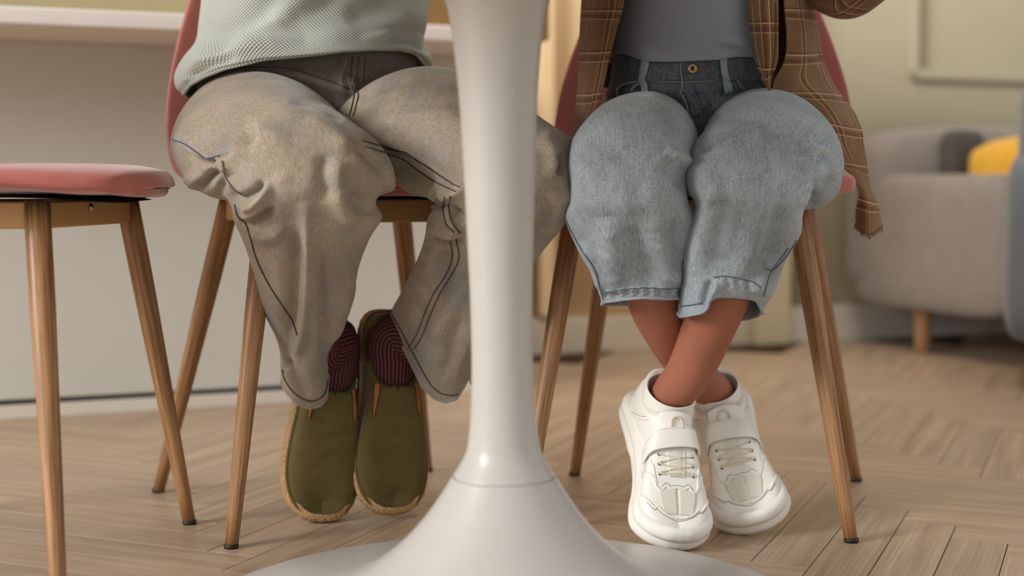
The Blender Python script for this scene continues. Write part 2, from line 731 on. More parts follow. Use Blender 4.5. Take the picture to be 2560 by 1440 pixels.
def mk_floor():
    t = NT('oak_plank')
    oi = t.n('ShaderNodeObjectInfo')
    tc = t.n('ShaderNodeTexCoord')
    ml = t.n('ShaderNodeMath', operation='MULTIPLY')
    ml.inputs[1].default_value = 53.0
    t.l(oi.outputs['Random'], ml.inputs[0])
    cb = t.n('ShaderNodeCombineXYZ')
    t.l(ml.outputs[0], cb.inputs[0])
    t.l(ml.outputs[0], cb.inputs[1])
    ad = t.n('ShaderNodeVectorMath', operation='ADD')
    t.l(tc.outputs['Object'], ad.inputs[0])
    t.l(cb.outputs[0], ad.inputs[1])
    mp = t.n('ShaderNodeMapping')
    mp.inputs['Scale'].default_value = (1.6, 30, 1)
    t.l(ad.outputs[0], mp.inputs[0])
    # cathedral grain: distorted bands
    nz = t.noise(mp.outputs[0], 1.6, 3)
    mp2 = t.n('ShaderNodeMapping')
    mp2.inputs['Scale'].default_value = (4, 170, 1)
    t.l(ad.outputs[0], mp2.inputs[0])
    fine = t.noise(mp2.outputs[0], 1.5, 3, .6)
    wv = t.n('ShaderNodeTexWave', wave_type='RINGS', rings_direction='SPHERICAL')
    wv.inputs['Scale'].default_value = 26
    wv.inputs['Distortion'].default_value = 3.5
    wv.inputs['Detail'].default_value = 2
    mp3 = t.n('ShaderNodeMapping')
    mp3.inputs['Scale'].default_value = (.22, 1.8, 1)
    t.l(ad.outputs[0], mp3.inputs[0])
    t.l(mp3.outputs[0], wv.inputs['Vector'])
    c = t.ramp(nz, [(.3, srgb(166, 141, 117)), (.7, srgb(198, 173, 148))])
    c = t.mix(t.ramp(fine, [(.4, (.22, .22, .22, 1)), (.62, (0, 0, 0, 1))]), c, srgb(128, 102, 78))
    c = t.mix(t.ramp(wv.outputs[1], [(.2, (.16, .16, .16, 1)), (.5, (0, 0, 0, 1))]), c, srgb(132, 104, 80))
    rt = t.ramp(oi.outputs['Random'], [(0, (.91, .91, .91, 1)), (1, (1.05, 1.04, 1.03, 1))])
    c = t.mix(1.0, c, rt, 'MULTIPLY')
    t.bump(fine, .06, .0006)
    return t.base(c, .4, .4)


M['plank'] = mk_floor()
M['joint'] = plain('floor_joint', srgb(92, 70, 50), .8, .1)

# ------------------------------------------------------------------ room
YAW = math.atan2(.378, .926)
E1 = Vector((math.cos(YAW), math.sin(YAW), 0))
E2 = Vector((-math.sin(YAW), math.cos(YAW), 0))
ROOM = Matrix.Rotation(YAW, 4, 'Z')          # local x = along the back wall, y = away


def room_uv(px, v):
    """u coordinate along the back wall seen in pixel column px at room depth v"""
    k = (px - 1280) / FPX
    c, s = math.cos(YAW), math.sin(YAW)
    # X=c u - s v ; d = s u + c v ; X = k d (small pitch ignored)
    return v * (s + k * c) / (c - k * s)


fl = empty('floor')
fl['kind'] = 'structure'
sub = box('subfloor', (-4.5, -1.2, -.02), (8.5, 3.36, -.0016), M['joint'], fl, ROOM, bevel=0)
PL, PW = .41, .068
A45 = YAW - math.pi / 4
ax_a = Vector((math.cos(A45), math.sin(A45), 0))
ax_b = Vector((-math.sin(A45), math.cos(A45), 0))
org = E1 * .297 + E2 * 1.217
bm = bmesh.new()
add_box(bm, (-PL / 2 + .0006, -PW / 2 + .0006, -.012), (PL / 2 - .0006, PW / 2 - .0006, 0))
bmesh.ops.bevel(bm, geom=[e for e in bm.edges if abs(e.verts[0].co.z) < 1e-6 and abs(e.verts[1].co.z) < 1e-6], offset=.0004, segments=1, affect='EDGES')
plank_me = bpy.data.meshes.new('plank')
bm.to_mesh(plank_me)
bm.free()
plank_me.materials.append(M['plank'])
planks = []
for i in range(-12, 16):
    for j in range(-75, 76):
        o = org + (ax_a + ax_b) * (PL * i) + (ax_a - ax_b) * (PW * j)
        for ka in (0, 1):
            if ka == 0:
                c = o + ax_a * (PW / 2) + ax_b * (PL / 2)
                rz = A45 + math.pi / 2
            else:
                c = o + ax_a * (PL / 2) + ax_b * (PL + PW / 2)
                rz = A45
            u, v = c.dot(E1), c.dot(E2)
            if not (-4.2 < u < 8.0 and -1.0 < v < 3.3):
                continue
            rz += random.choice((0, math.pi))
            vis = c.y > 1.30 and abs(c.x) < .40 * c.y + .2
            planks.append((0 if vis else 1, c.y, c, rz))
planks.sort(key=lambda t: (t[0], t[1]))
rest = bmesh.new()
for k, (vis, dist, c, rz) in enumerate(planks):
    if k < 290:
        o = bpy.data.objects.new('plank', plank_me)
        COL.objects.link(o)
        o.location = c
        o.rotation_euler = (0, 0, rz)
        o.parent = fl
    else:
        Mx = Matrix.Translation(c) @ Matrix.Rotation(rz, 4, 'Z')
        z = rest.verts
        q = [rest.verts.new(Mx @ Vector(p)) for p in ((-PL / 2 + .001, -PW / 2 + .001, 0), (PL / 2 - .001, -PW / 2 + .001, 0), (PL / 2 - .001, PW / 2 - .001, 0), (-PL / 2 + .001, PW / 2 - .001, 0))]
        rest.faces.new(q)
ro = bm_obj('distant_planks', rest, M['plank'], fl, smooth=False)
ro['kind'] = 'stuff'

WV = 3.36                                      # room depth of the back wall
WF = WV - .002
uj = room_uv(1300, WV)
up0, up1 = room_uv(1868, WV), room_uv(1956, WV)
wb = empty('wall_back')
wb['kind'] = 'structure'
box('wall_section', (-4.5, WV, 0), (uj, WV + .1, 2.6), M['wall_olive'], wb, ROOM, 0)
box('wall_section', (uj, WV, 0), (up1 - .02, WV + .1, 2.6), M['wall_tan'], wb, ROOM, 0)
box('wall_section', (up1 - .02, WV, 0), (8.5, WV + .1, 2.6), M['wall'], wb, ROOM, 0)
t1 = box('trim_1', (up0, WV - .05, 0), (up1, WV + .02, 2.6), M['trim'], None, ROOM, .006)
t1['kind'] = 'structure'
ua, ub = room_uv(1338, WV), room_uv(1376, WV)
t2 = box('trim_2', (ua, WV - .03, .1), (ub, WV + .02, 2.6), M['wall_tan'], None, ROOM, .006)
t2['kind'] = 'structure'
b1 = box('baseboard_back', (uj - .5, WV - .02, 0), (up0, WV, .095), M['base'], None, ROOM, .004)
b1['kind'] = 'structure'
b2 = box('baseboard_right', (up1, WV - .02, 0), (8.4, WV, .10), M['plinth'], None, ROOM, .004)
b2['kind'] = 'structure'
# picture-frame moulding on the right wall
um = room_uv(2262, WV)
pw = P(2300, 190, 4.1)
zm = pw.z
tr = empty('trim_3')
tr['kind'] = 'structure'
for lo, hi in (((um, WV - .018, zm - .012), (um + 1.2, WV, zm + .018)), ((um, WV - .018, zm - .012), (um + .03, WV, zm + 1.2)),
               ((um + 1.2, WV - .018, zm - .012), (um + 1.23, WV, zm + 1.2))):
    box('moulding', lo, hi, M['wall'], tr, ROOM, .006)

# counter with overhanging top on the left
ct = empty('counter', ROOM @ Vector((0, 2.9, 0)), 'long white counter with an overhanging top behind the boy on the left', 'counter')
uc = room_uv(1290, 2.8)
box('front_panel', (-2.6, 2.804, .036), (uc, 2.83, .705), M['panel'], ct, ROOM, .003)
box('carcass', (-2.6, 2.83, 0), (uc - .002, WV - .004, .704), M['dark_gap'], ct, ROOM, 0)
box('plinth', (-2.6, 2.800, 0), (uc, 2.82, .026), M['plinth'], ct, ROOM, .002)
box('worktop', (-2.6, 2.52, .705), (room_uv(1296, 2.52), WV - .004, .735), M['counter_white'], ct, ROOM, .004)
ub_ = room_uv(1108, 2.75)
bb = empty('wooden_box', ROOM @ Vector((ub_, 2.85, .735)), 'brown wooden box standing on the counter behind the table column', 'box')
for lo, hi, nm in (((ub_ - .045, 2.70, .7352), (ub_ + .2, 2.715, .95), 'front_board'), ((ub_ - .045, 2.985, .7352), (ub_ + .2, 3.0, .95), 'rear_board'),
                   ((ub_ - .06, 2.70, .7352), (ub_ - .045, 3.0, .95), 'side_board'), ((ub_ + .2, 2.70, .7352), (ub_ + .215, 3.0, .95), 'side_board')):
    box(nm, lo, hi, M['box_brown'], bb, ROOM, .002)

# ------------------------------------------------------------------ sofa, cushions, armchair


def soft(name, lo, hi, mat, parent, r=.04, MX=ROOM, puff=0):
    bm = bmesh.new()
    add_box(bm, lo, hi)
    bmesh.ops.subdivide_edges(bm, edges=bm.edges[:], cuts=6, use_grid_fill=True)
    lo, hi = Vector(lo), Vector(hi)
    c, h = (lo + hi) / 2, (hi - lo) / 2
    for v in bm.verts:
        q = v.co - c
        n = Vector((q.x / h.x, q.y / h.y, q.z / h.z))
        inner = Vector([max(-(h[k] - r), min(h[k] - r, q[k])) for k in range(3)])
        d = q - inner
        p = inner + (d.normalized() * r if d.length > 1e-6 else d)
        if puff:
            ax = min(range(3), key=lambda k: h[k])
            o = [k for k in range(3) if k != ax]
            p[ax] *= 1 + puff * (1 - n[o[0]] ** 2) * (1 - n[o[1]] ** 2) - puff * .6 * (n[o[0]] ** 2 * n[o[1]] ** 2)
        v.co = MX @ (c + p)
    return bm_obj(name, bm, mat, parent, sub=1)


SU, SV = 2.33, 2.66
sofa = empty('sofa', ROOM @ Vector((SU + .8, SV + .35, 0)), 'light grey sofa on short wooden legs against the wall at right', 'sofa')
soft('arm', (SU, SV, .115), (SU + .17, SV + .60, .465), M['sofa'], sofa, .03)
soft('backrest', (SU - .002, SV + .44, .12), (SU + 1.7, SV + .66, .60), M['sofa'], sofa, .07)
soft('seat', (SU + .16, SV + .01, .13), (SU + 1.7, SV + .55, .40), M['sofa'], sofa, .03)
soft('arm', (SU + 1.66, SV, .115), (SU + 1.83, SV + .62, .465), M['sofa'], sofa, .03)
for du, dv in ((.07, .37), (.6, .60), (1.76, .1), (1.76, .6)):
    c = ROOM @ Vector((SU + du, SV + dv, 0))
    build('leg', [(lathe([(0, 0), (.017, 0), (.019, .01), (.026, .116), (0, .117)], 16, c), True)], M['leg'], sofa)
cu = soft('cushion', (SU + .17, SV + .40, .405), (SU + .30, SV + .46, .585), M['sofa_dark'], None, .03, puff=.1)
tag(cu, 'dark grey cushion at the left end of the sofa', 'cushion')
cu = soft('cushion', (SU + .19, SV + .03, .402), (SU + .60, SV + .39, .555), M['yellow'], None, .05, puff=.25)
tag(cu, 'mustard yellow cushion lying on the grey sofa', 'cushion')
cu = soft('cushion', (SU + .66, SV + .04, .402), (SU + .80, SV + .46, .665), M['sofa_back'], None, .05, puff=.2)
tag(cu, 'pale grey cushion behind the yellow one on the sofa', 'cushion')

ar = empty('armchair', (1.5, 3.2, 0), 'blue grey armchair cut off by the right edge of the picture', 'armchair')
MA = Matrix.Translation((1.028, 2.98, 0)) @ Matrix.Rotation(-.36, 4, 'Z')
soft('arm', (0, 0, .10), (.15, .6, .51), M['armchair'], ar, .05, MA)
soft('seat', (.14, .05, .12), (.66, .6, .42), M['armchair'], ar, .04, MA)
soft('backrest', (.022, .05, .30), (.13, .62, .675), M['armchair'], ar, .05, MA)
soft('arm', (.64, 0, .10), (.79, .6, .51), M['armchair'], ar, .05, MA)
for du, dv in ((.08, .08), (.7, .08), (.08, .52), (.7, .52)):
    c = MA @ Vector((du, dv, 0))
    build('leg', [(lathe([(0, 0), (.014, 0), (.016, .01), (.022, .105), (0, .106)], 16, c), True)], M['leg'], ar)

# ------------------------------------------------------------------ table
TC = (-.008, 1.40, 0)
tb = empty('table', TC, 'white round pedestal table with a flared trumpet base in front', 'table')
prof_base = [(0, .002), (.312, .002), (.317, .006), (.316, .011), (.305, .0145), (.26, .0185), (.215, .026), (.175, .037), (.142, .052), (.115, .071), (.094, .091),
             (.078, .110), (.066, .127), (.0565, .142), (.0520, .1495), (.0505, .1500)]
prof_col = [(.0490, .1494), (.0505, .1512), (.0497, .153), (.0452, .160), (.0400, .169), (.0366, .178), (.0340, .195), (.0320, .22), (.0308, .25), (.0304, .28), (.0308, .33), (.0323, .376), (.0338, .42),
            (.0358, .47), (.0382, .522), (.0415, .56), (.0455, .595), (.0503, .6225), (.056, .645), (.068, .675), (.09, .70), (.12, .712), (0, .713)]


def dense(p, n):
    return cr(p, n)


V = lathe(dense(prof_base, 90), 128, TC)
build('base', [(V, True)], M['table'], tb)
V = np.concatenate([lathe([(.0495, .1494)], 128, TC), lathe(dense(prof_col[1:-1], 130), 128, TC), lathe([(0.001, .713)], 128, TC)])
V[..., 0] -= .0070 * np.clip((V[..., 2] - .15) / .47, 0, 2)      # the column leans a touch
build('column', [(V, True)], M['table'], tb)
build('collar_ring', [(lathe([(.0485, .616), (.0505, .6165), (.0512, .6195), (.0500, .6205)], 96, (TC[0] - .007, TC[1], 0)), True)], M['table'], tb)
build('tabletop', [(lathe([(0.001, .7132), (.43, .7132), (.47, .718), (.49, .730), (.485, .737), (.47, .740), (0.001, .740)], 96, (TC[0] - .008, TC[1], 0)), True)], M['table'], tb)

# ------------------------------------------------------------------ chairs


def floor_pt(px, py):
    yv = (py - 720) / FPX
    t = -CAMH / (-SP - yv * CP)
    return Vector(((px - 1280) / FPX * t, t * (CP - yv * SP), 0))


def chair(label, ctr, fdir, feet, tops, wide=1.0):
    """feet / tops: front_l, front_r, rear_l, rear_r in the sitter's... viewer's order, world points"""
    f = Vector((fdir[0], fdir[1], 0)).normalized()
    r = Vector((-f.y, f.x, 0))
    c = Vector((ctr[0], ctr[1], 0))
    root = empty('dining_chair', c, label, 'chair', 'pink dining chairs at the round table')
    # shell: rows front -> back top, cols lateral
    # closed padded shell: rows front lip -> back top, each row a rounded cross-section
    rows = np.array([
        # f, z, half width, half thickness, wrap, rise
        (.213, .436, .120, .0015, -.010, .000), (.212, .437, .138, .0085, -.018, .000), (.207, .439, .155, .0140, -.022, -.001), (.196, .4425, .170, .0165, -.022, -.003),
        (.175, .445, .180, .0172, -.014, -.005), (.14, .4465, .186, .0172, -.006, -.005), (.08, .447, .188, .0172, 0, -.002), (.0, .446, .188, .0172, 0, .002),
        (-.09, .446, .193, .0172, .002, .006), (-.15, .452, .200, .0170, .010, .012), (-.19, .474, .203, .0165, .026, .014), (-.214, .52, .202, .0160, .034, .008),
        (-.230, .59, .192, .0150, .032, .0), (-.242, .67, .168, .0145, .024, 0), (-.250, .74, .140, .0135, .016, -.004), (-.254, .785, .100, .0110, .010, -.006),
        (-.255, .803, .070, .0060, .006, -.006), (-.255, .808, .045, .0008, .004, -.006)])
    nr, nt = 110, 72
    rows[8:, 2] *= wide
    Q = cr(rows, nr)
    dp = np.gradient(Q[:, :2], axis=0)
    dp /= np.linalg.norm(dp, axis=1, keepdims=True)
    th = np.linspace(0, 2 * math.pi, nt, endpoint=False)
    ex = 3.6
    ss = np.sign(np.cos(th)) * np.abs(np.cos(th)) ** (2 / ex)
    tt = np.sign(np.sin(th)) * np.abs(np.sin(th)) ** (2 / ex)

    def shell(Q, ss, tt, off=0.0, kw=1.0, kt=None):
        V = np.zeros((len(Q), len(ss), 3))
        fv, rv = np.array(f), np.array(r)
        for k in range(len(Q)):
            fy, z, h, tk, wq, rs = Q[k]
            d = dp[k]
            nf, nz = (d[1], -d[0])          # profile normal, up on the seat and forward on the back
            q = off + (kt if kt else tk) * tt
            q = q + (.0010 * np.sin(k * .55 + 9 * ss) * (tt < -.3) if not kt else 0)
            ff = fy + wq * ss ** 4 + nf * q
            zz = z + rs * ss ** 4 + nz * q
            V[k] = np.array(c) + rv * (h * kw * ss)[:, None] + fv * ff[:, None] + np.array([0, 0, 1.0]) * zz[:, None]
        return V

    def outward(V):
        N = gnormals(V, True)
        return V if ((V - V.mean(1, keepdims=True)) * N).sum() > 0 else V[:, ::-1].copy()
    V = outward(shell(Q, ss, tt))
    V = np.concatenate([np.repeat(V[:1].mean(1, keepdims=True), nt, 1), V, np.repeat(V[-1:].mean(1, keepdims=True), nt, 1)])
    build('seat_shell', [(V, True)], M['pink'], root)
    # dark lining below the seat
    sel = slice(20, 62)
    dp0 = dp
    dp = dp0[sel]
    U = outward(shell(Q[sel], ss, tt, -.0192, .80, .0022))
    dp = dp0
    U = np.concatenate([np.repeat(U[:1].mean(1, keepdims=True), nt, 1), U, np.repeat(U[-1:].mean(1, keepdims=True), nt, 1)])
    build('lining', [(U, True)], M['under'], root)
    # aprons between leg tops and legs
    T = [Vector(t) for t in tops]
    FT = [Vector(t) for t in feet]
    order = ((0, 1), (2, 3), (0, 2), (1, 3))
    for a, b in order:
        A, B = T[a].copy(), T[b].copy()
        A.z = B.z = .4055
        d = (B - A)
        L = d.length
        rot = math.atan2(d.y, d.x)
        MX = Matrix.Translation((A + B) / 2) @ Matrix.Rotation(rot, 4, 'Z')
        bm = bmesh.new()
        add_box(bm, (-L / 2, -.008, -.014), (L / 2, .008, .016), MX)
        bm_obj('apron', bm, M['frame'], root, bevel=.003)
    for a, b in ((0, 3), (1, 2)):
        A, B = T[a].copy(), T[b].copy()
        A.z = B.z = .4135
        d = (B - A)
        L = d.length
        MX = Matrix.Translation((A + B) / 2) @ Matrix.Rotation(math.atan2(d.y, d.x), 4, 'Z')
        bm = bmesh.new()
        add_box(bm, (-L / 2, -.013, -.009), (L / 2, .013, .009), MX)
        bm_obj('cross_brace', bm, M['frame'], root, bevel=.002)
    # screw on the front apron
    Mid = T[0].lerp(T[1], .5)
    for t, h in zip(T, FT):
        d = h - t
        ft = h - d.normalized() * .004
        pts = [t.lerp(ft, q) for q in np.linspace(0, 1, 12)]
        rad = np.interp(np.linspace(0, 1, 12), [0, .25, 1], [.0142, .0138, .0082])
        lg = build('leg', [(tube_pts(pts, rad, 24), True)], M['leg'], root)
        hh = h.copy()
        hh.z = 0
        build('foot_pad', [(lathe([(0, .0003), (.0086, .0003), (.0092, .0022), (.0090, .0052), (0, .0054)], 20, hh), True)], M['pad'], lg)
    return root, T


def xf_screw(p):
    A = lathe([(.0001, .0030), (.0030, .0028), (.0046, .0012), (.0046, 0)], 18)
    return np.stack([A[..., 2], A[..., 0], A[..., 1]], -1) + np.array(tuple(p))


def tops_from(ctr, f, hx=.13, hf=.125, hr=.125, z=.418):
    f = Vector((f[0], f[1], 0)).normalized()
    r = Vector((-f.y, f.x, 0))
    if r.x < 0:
        r = -r
    c = Vector((ctr[0], ctr[1], 0))
    zz = Vector((0, 0, z))
    return [c - r * hx + f * hf + zz, c + r * hx + f * hf + zz, c - r * hx - f * hr + zz, c + r * hx - f * hr + zz]


# boy's chair
feet = [floor_pt(578, 1370), Vector((.034, 1.85, 0)), floor_pt(396, 1230), floor_pt(1068, 1178)]
cb_ = (-.236, 1.935)
fb = (.42, -.907)
tops = [P(668, 560, 1.775), Vector((-.045, 1.87, .418)), P(575, 520, 1.935), P(1000, 530, 2.06)]
tops = [Vector((t.x, t.y, .418)) for t in tops]
chair('pink upholstered chair with oak legs that the boy in brown jeans sits on', cb_, fb, feet, tops, .96)
# girl's chair
feet = [Vector((.012, 1.76, 0)), floor_pt(2128, 1355), floor_pt(1437, 1188), floor_pt(2140, 1203)]
cg = (.258, 1.925)
fg = (-.12, -.993)
tops = [P(1440, 520, 1.84), P(1990, 520, 1.825), P(1535, 520, 2.04), P(2010, 520, 2.03)]
tops = [Vector((t.x, t.y, .418)) for t in tops]
chair('pink upholstered chair with oak legs that the girl in pale blue jeans sits on', cg, fg, feet, tops, 1.08)
# empty chair at left, facing right
feet = [floor_pt(474, 1310), Vector((-.462, 1.425, 0)), Vector((-.80, 1.86, 0)), Vector((-.82, 1.45, 0))]
tops = [P(318, 500, 1.80), P(92, 490, 1.56), Vector((-.74, 1.80, .418)), Vector((-.76, 1.55, .418))]
tops = [Vector((t.x, t.y, .418)) for t in tops]
lc, lt = chair('empty pink upholstered chair with oak legs at the left edge', (-.618, 1.66), (.985, .17), feet, tops)
mid = lt[0].lerp(lt[1], .52)
mid.z = .413
mid += Vector((.0085, 0, 0))
build('screw', [(xf_screw(mid), True)], M['steel'], lc)

#PEOPLE

# ------------------------------------------------------------------ people
def skin_body(name, chains, mat, parent):
    """one continuous figure: chains of (point, radius), later chains may start at an existing key"""
    verts, rad, edges, keys = [], [], [], {}
    for ch in chains:
        prev = None
        for it in ch:
            if isinstance(it, str):
                prev = keys[it]
                continue
            key = it[2] if len(it) > 2 else None
            verts.append(tuple(it[0]))
            rad.append(it[1])
            i = len(verts) - 1
            if key:
                keys[key] = i
            if prev is not None:
                edges.append((prev, i))
            prev = i
    me = bpy.data.meshes.new(name)
    me.from_pydata(verts, edges, [])
    o = link(name, me, mat, parent, smooth=False)
    m = o.modifiers.new('skin', 'SKIN')
    m.use_smooth_shade = True
    for k, sv in enumerate(me.skin_vertices[0].data):
        r = rad[k]
        sv.radius = (r, r) if np.isscalar(r) else r
        sv.use_root = (k == 0)
    s = o.modifiers.new('sub', 'SUBSURF')
    s.levels = s.render_levels = 2
    return o


def hand(chains, wrist, direc, up, side, key):
    """palm, four curled fingers and a thumb added to a skin skeleton"""
    d = Vector(direc).normalized()
    s = Vector(side).normalized()
    u = Vector(up).normalized()
    w0 = Vector(wrist)
    palm = w0 + d * .035
    chains.append([key, (palm, (.022, .012), key + 'p')])
    for i, (o, ln) in enumerate(((-.022, .052), (-.008, .06), (.007, .056), (.021, .043))):
        b = w0 + d * .055 + s * o
        chains.append([key + 'p', (b, .0085), (b + d * ln * .5 - u * .002, .0075), (b + d * ln * .85 - u * .012, .0065), (b + d * ln * .95 - u * .022, .006)])
    tb_ = w0 + d * .025 - s * .028
    chains.append([key + 'p', (tb_, .0095), (tb_ + d * .026 - s * .012 - u * .006, .0085), (tb_ + d * .045 - s * .012 - u * .012, .007)])


def frame_o(origin, T, U):
    T = Vector(T).normalized()
    U = Vector(U)
    U = (U - T * U.dot(T)).normalized()
    m = Matrix((T.cross(U), T, U)).transposed().to_4x4()
    m.translation = Vector(origin)
    return m


MB1 = frame_o((-.2515, 1.9161, .2543), (-.031, -.243, -.97), (.37, -.90, .21))
MB2 = frame_o((-.174, 1.920, .264), (.03, -.18, -.984), (.33, -.92, .17))
MG1 = frame_o((.1786, 1.8653, .1395), (.057, -.764, -.643), (.201, -.622, .757))
MG2 = frame_o((.2894, 1.9524, .1261), (.101, -.811, -.576), (-.272, -.579, .769))

# =================================================== BOY
boy = empty('person', (-.236, 1.93, 0), 'boy in sage green waffle shirt, faded brown jeans and olive slip-on shoes', 'person')
hip = Vector((-.262, 2.0, .53))
A = (hip, .062, 'pelvis')
kneeR, kneeL = P(765, 440, 1.64), P(1375, 450, 1.65)
ankR, ankL = P(790, 925, 1.885), P(965, 905, 1.925)
sh = P(780, -620, 1.99)
chains = [[A, (P(780, 60, 1.99), .070), (P(780, -260, 2.0), .078, 'chest'), (P(780, -520, 2.0), .066, 'neckbase'), (P(780, -680, 1.98), .04), (P(780, -780, 1.97), .038)],
          ['pelvis', (P(690, 360, 1.92), .05), (P(740, 400, 1.79), .05), (kneeR, .042), (P(770, 640, 1.75), .042), (P(782, 800, 1.80), .029), (P(790, 872, 1.825), .027), (MB1 @ Vector((0, .038, .045)), .026), (MB1 @ Vector((0, .10, .029)), .019), (MB1 @ Vector((0, .17, .022)), .011), (MB1 @ Vector((0, .22, .022)), .007)],
          ['pelvis', (P(960, 345, 1.92), .05), (P(1150, 385, 1.80), .05), (kneeL, .042), (P(1230, 610, 1.78), .038), (P(1105, 790, 1.868), .027), (P(1045, 850, 1.875), .024), (MB2 @ Vector((0, .038, .045)), .026), (MB2 @ Vector((0, .10, .029)), .019), (MB2 @ Vector((0, .17, .022)), .011), (MB2 @ Vector((0, .22, .022)), .007)],
          ['neckbase', (P(600, -500, 1.99), .045), (P(480, -330, 1.93), .036), (P(470, -170, 1.80), .032), (P(620, -230, 1.62), .026), (P(690, -300, 1.55), .021, 'wr')],
          ['neckbase', (P(960, -500, 1.99), .045), (P(1080, -330, 1.93), .036), (P(1080, -200, 1.80), .032), (P(960, -240, 1.62), .026), (P(900, -310, 1.55), .021, 'wl')]]
hand(chains, P(690, -300, 1.55), (.35, -.93, 0), (0, 0, 1), (.93, .35, 0), 'wr')
hand(chains, P(900, -310, 1.55), (-.25, -.95, 0), (0, 0, 1), (-.95, .25, 0), 'wl')
skin_body('body', chains, M['skin2'], boy)

V_ = Vector
# ---- right leg (left in the picture)
R1 = loft([
    (P(478, 330, 1.96), P(858, 345, 1.96), (-.022, -.012, .086), (0, .0, -.055), 2.0),
    (P(436, 350, 1.86), P(878, 352, 1.86), (-.006, -.018, .088), (0, .0, -.052), 1.8),
    (P(427, 378, 1.77), P(890, 368, 1.77), (.002, -.03, .081), (0, .0, -.046), 1.8),
    (P(454, 425, 1.70), P(937, 390, 1.69), (-.010, -.045, .069), (0, .012, -.040), 2.2),
    (P(500, 462, 1.66), P(975, 416, 1.65), (0, -.062, .052), (0, .03, -.028)),
    (P(550, 482, 1.65), P(988, 454, 1.645), (0, -.073, .026), (0, .045, -.018)),
    (P(582, 512, 1.66), P(938, 500, 1.655), (0, -.074, .002), (0, .055, -.006)),
    (P(592, 552, 1.68), P(954, 543, 1.675), (0, -.070, -.004), (0, .06, 0)),
    (P(613, 600, 1.70), P(922, 600, 1.70), (0, -.066, -.004), (0, .055, 0)),
    (P(636, 680, 1.735), P(892, 684, 1.735), (0, -.060, -.004), (0, .05, 0)),
    (P(664, 775, 1.775), P(870, 775, 1.775), (0, -.053, -.006), (0, .046, 0)),
    (P(697, 850, 1.80), P(838, 852, 1.80), (0, -.046, -.012), (0, .042, .006)),
    (P(702, 915, 1.815), P(823, 915, 1.815), (0, -.038, -.030), (0, .04, .02)),
    (P(706, 950, 1.82), P(820, 950, 1.82), (0, -.034, -.033), (0, .04, .02)),
], 300, 300)
R1 = wob(R1, .0022, 3)
fR = [
    # outer seam ledge and pouches at the hip side
    ([(425, 345), (470, 372), (510, 398), (552, 400)], .010, 34, 's'),
    ([(552, 398), (590, 360), (640, 330)], -.008, 13),
    ([(500, 405), (545, 375), (600, 342), (650, 325)], -.009, 22),
    ([(565, 440), (560, 400), (610, 355)], .008, 24),
    ([(455, 440), (480, 465), (510, 440)], .007, 22),
    ([(540, 420), (520, 450), (490, 472)], -.012, 12),
    ([(552, 410), (548, 450), (560, 490)], -.008, 9),
    ([(566, 470), (590, 500), (640, 480), (660, 450)], -.009, 11),
    ([(600, 520), (640, 505), (680, 455)], .008, 12),
    ([(596, 560), (640, 550), (690, 520)], -.008, 11),
    ([(600, 545), (630, 535), (660, 515)], .005, 10),
    ([(620, 575), (660, 590), (720, 570)], .006, 18),
    ([(560, 360), (640, 335), (730, 350)], .004, 28),
    # knee drape
    ([(850, 395), (840, 450), (860, 520), (900, 560)], .008, 26),
    ([(815, 380), (810, 440), (830, 500)], -.007, 20),
    ([(890, 360), (930, 400), (975, 450)], -.005, 14),
    ([(955, 540), (900, 515), (860, 470)], -.006, 16),
    ([(985, 440), (965, 490), (925, 515)], .005, 10),
    ([(700, 430), (720, 470), (800, 480)], .003, 30),
    ([(760, 300), (830, 330), (880, 380)], .004, 22),
    ([(720, 250), (800, 262), (860, 300)], -.004, 12),
    # long vertical pleat down the shin
    ([(765, 500), (768, 600), (764, 720), (752, 830), (735, 930)], .011, 17),
    ([(745, 560), (742, 680), (735, 800), (722, 900)], -.007, 17),
    ([(800, 620), (806, 740), (812, 850), (816, 920)], -.007, 14),
    ([(860, 640), (870, 720), (846, 800), (822, 870)], .006, 18),
    ([(690, 620), (700, 720), (715, 800)], .004, 22),
    ([(655, 690), (700, 790), (742, 850), (744, 880)], .006, 15),
    ([(735, 900), (715, 930), (706, 950)], -.006, 9),
    ([(760, 880), (775, 960), (790, 1005)], .006, 26),
]
R1 = folds(R1, fR, True, 1.3)
R1 = hem_to(R1, [(695, 940), (705, 958), (720, 985), (745, 1010), (775, 1021), (800, 1014), (817, 995), (823, 950), (826, 900)], 7)

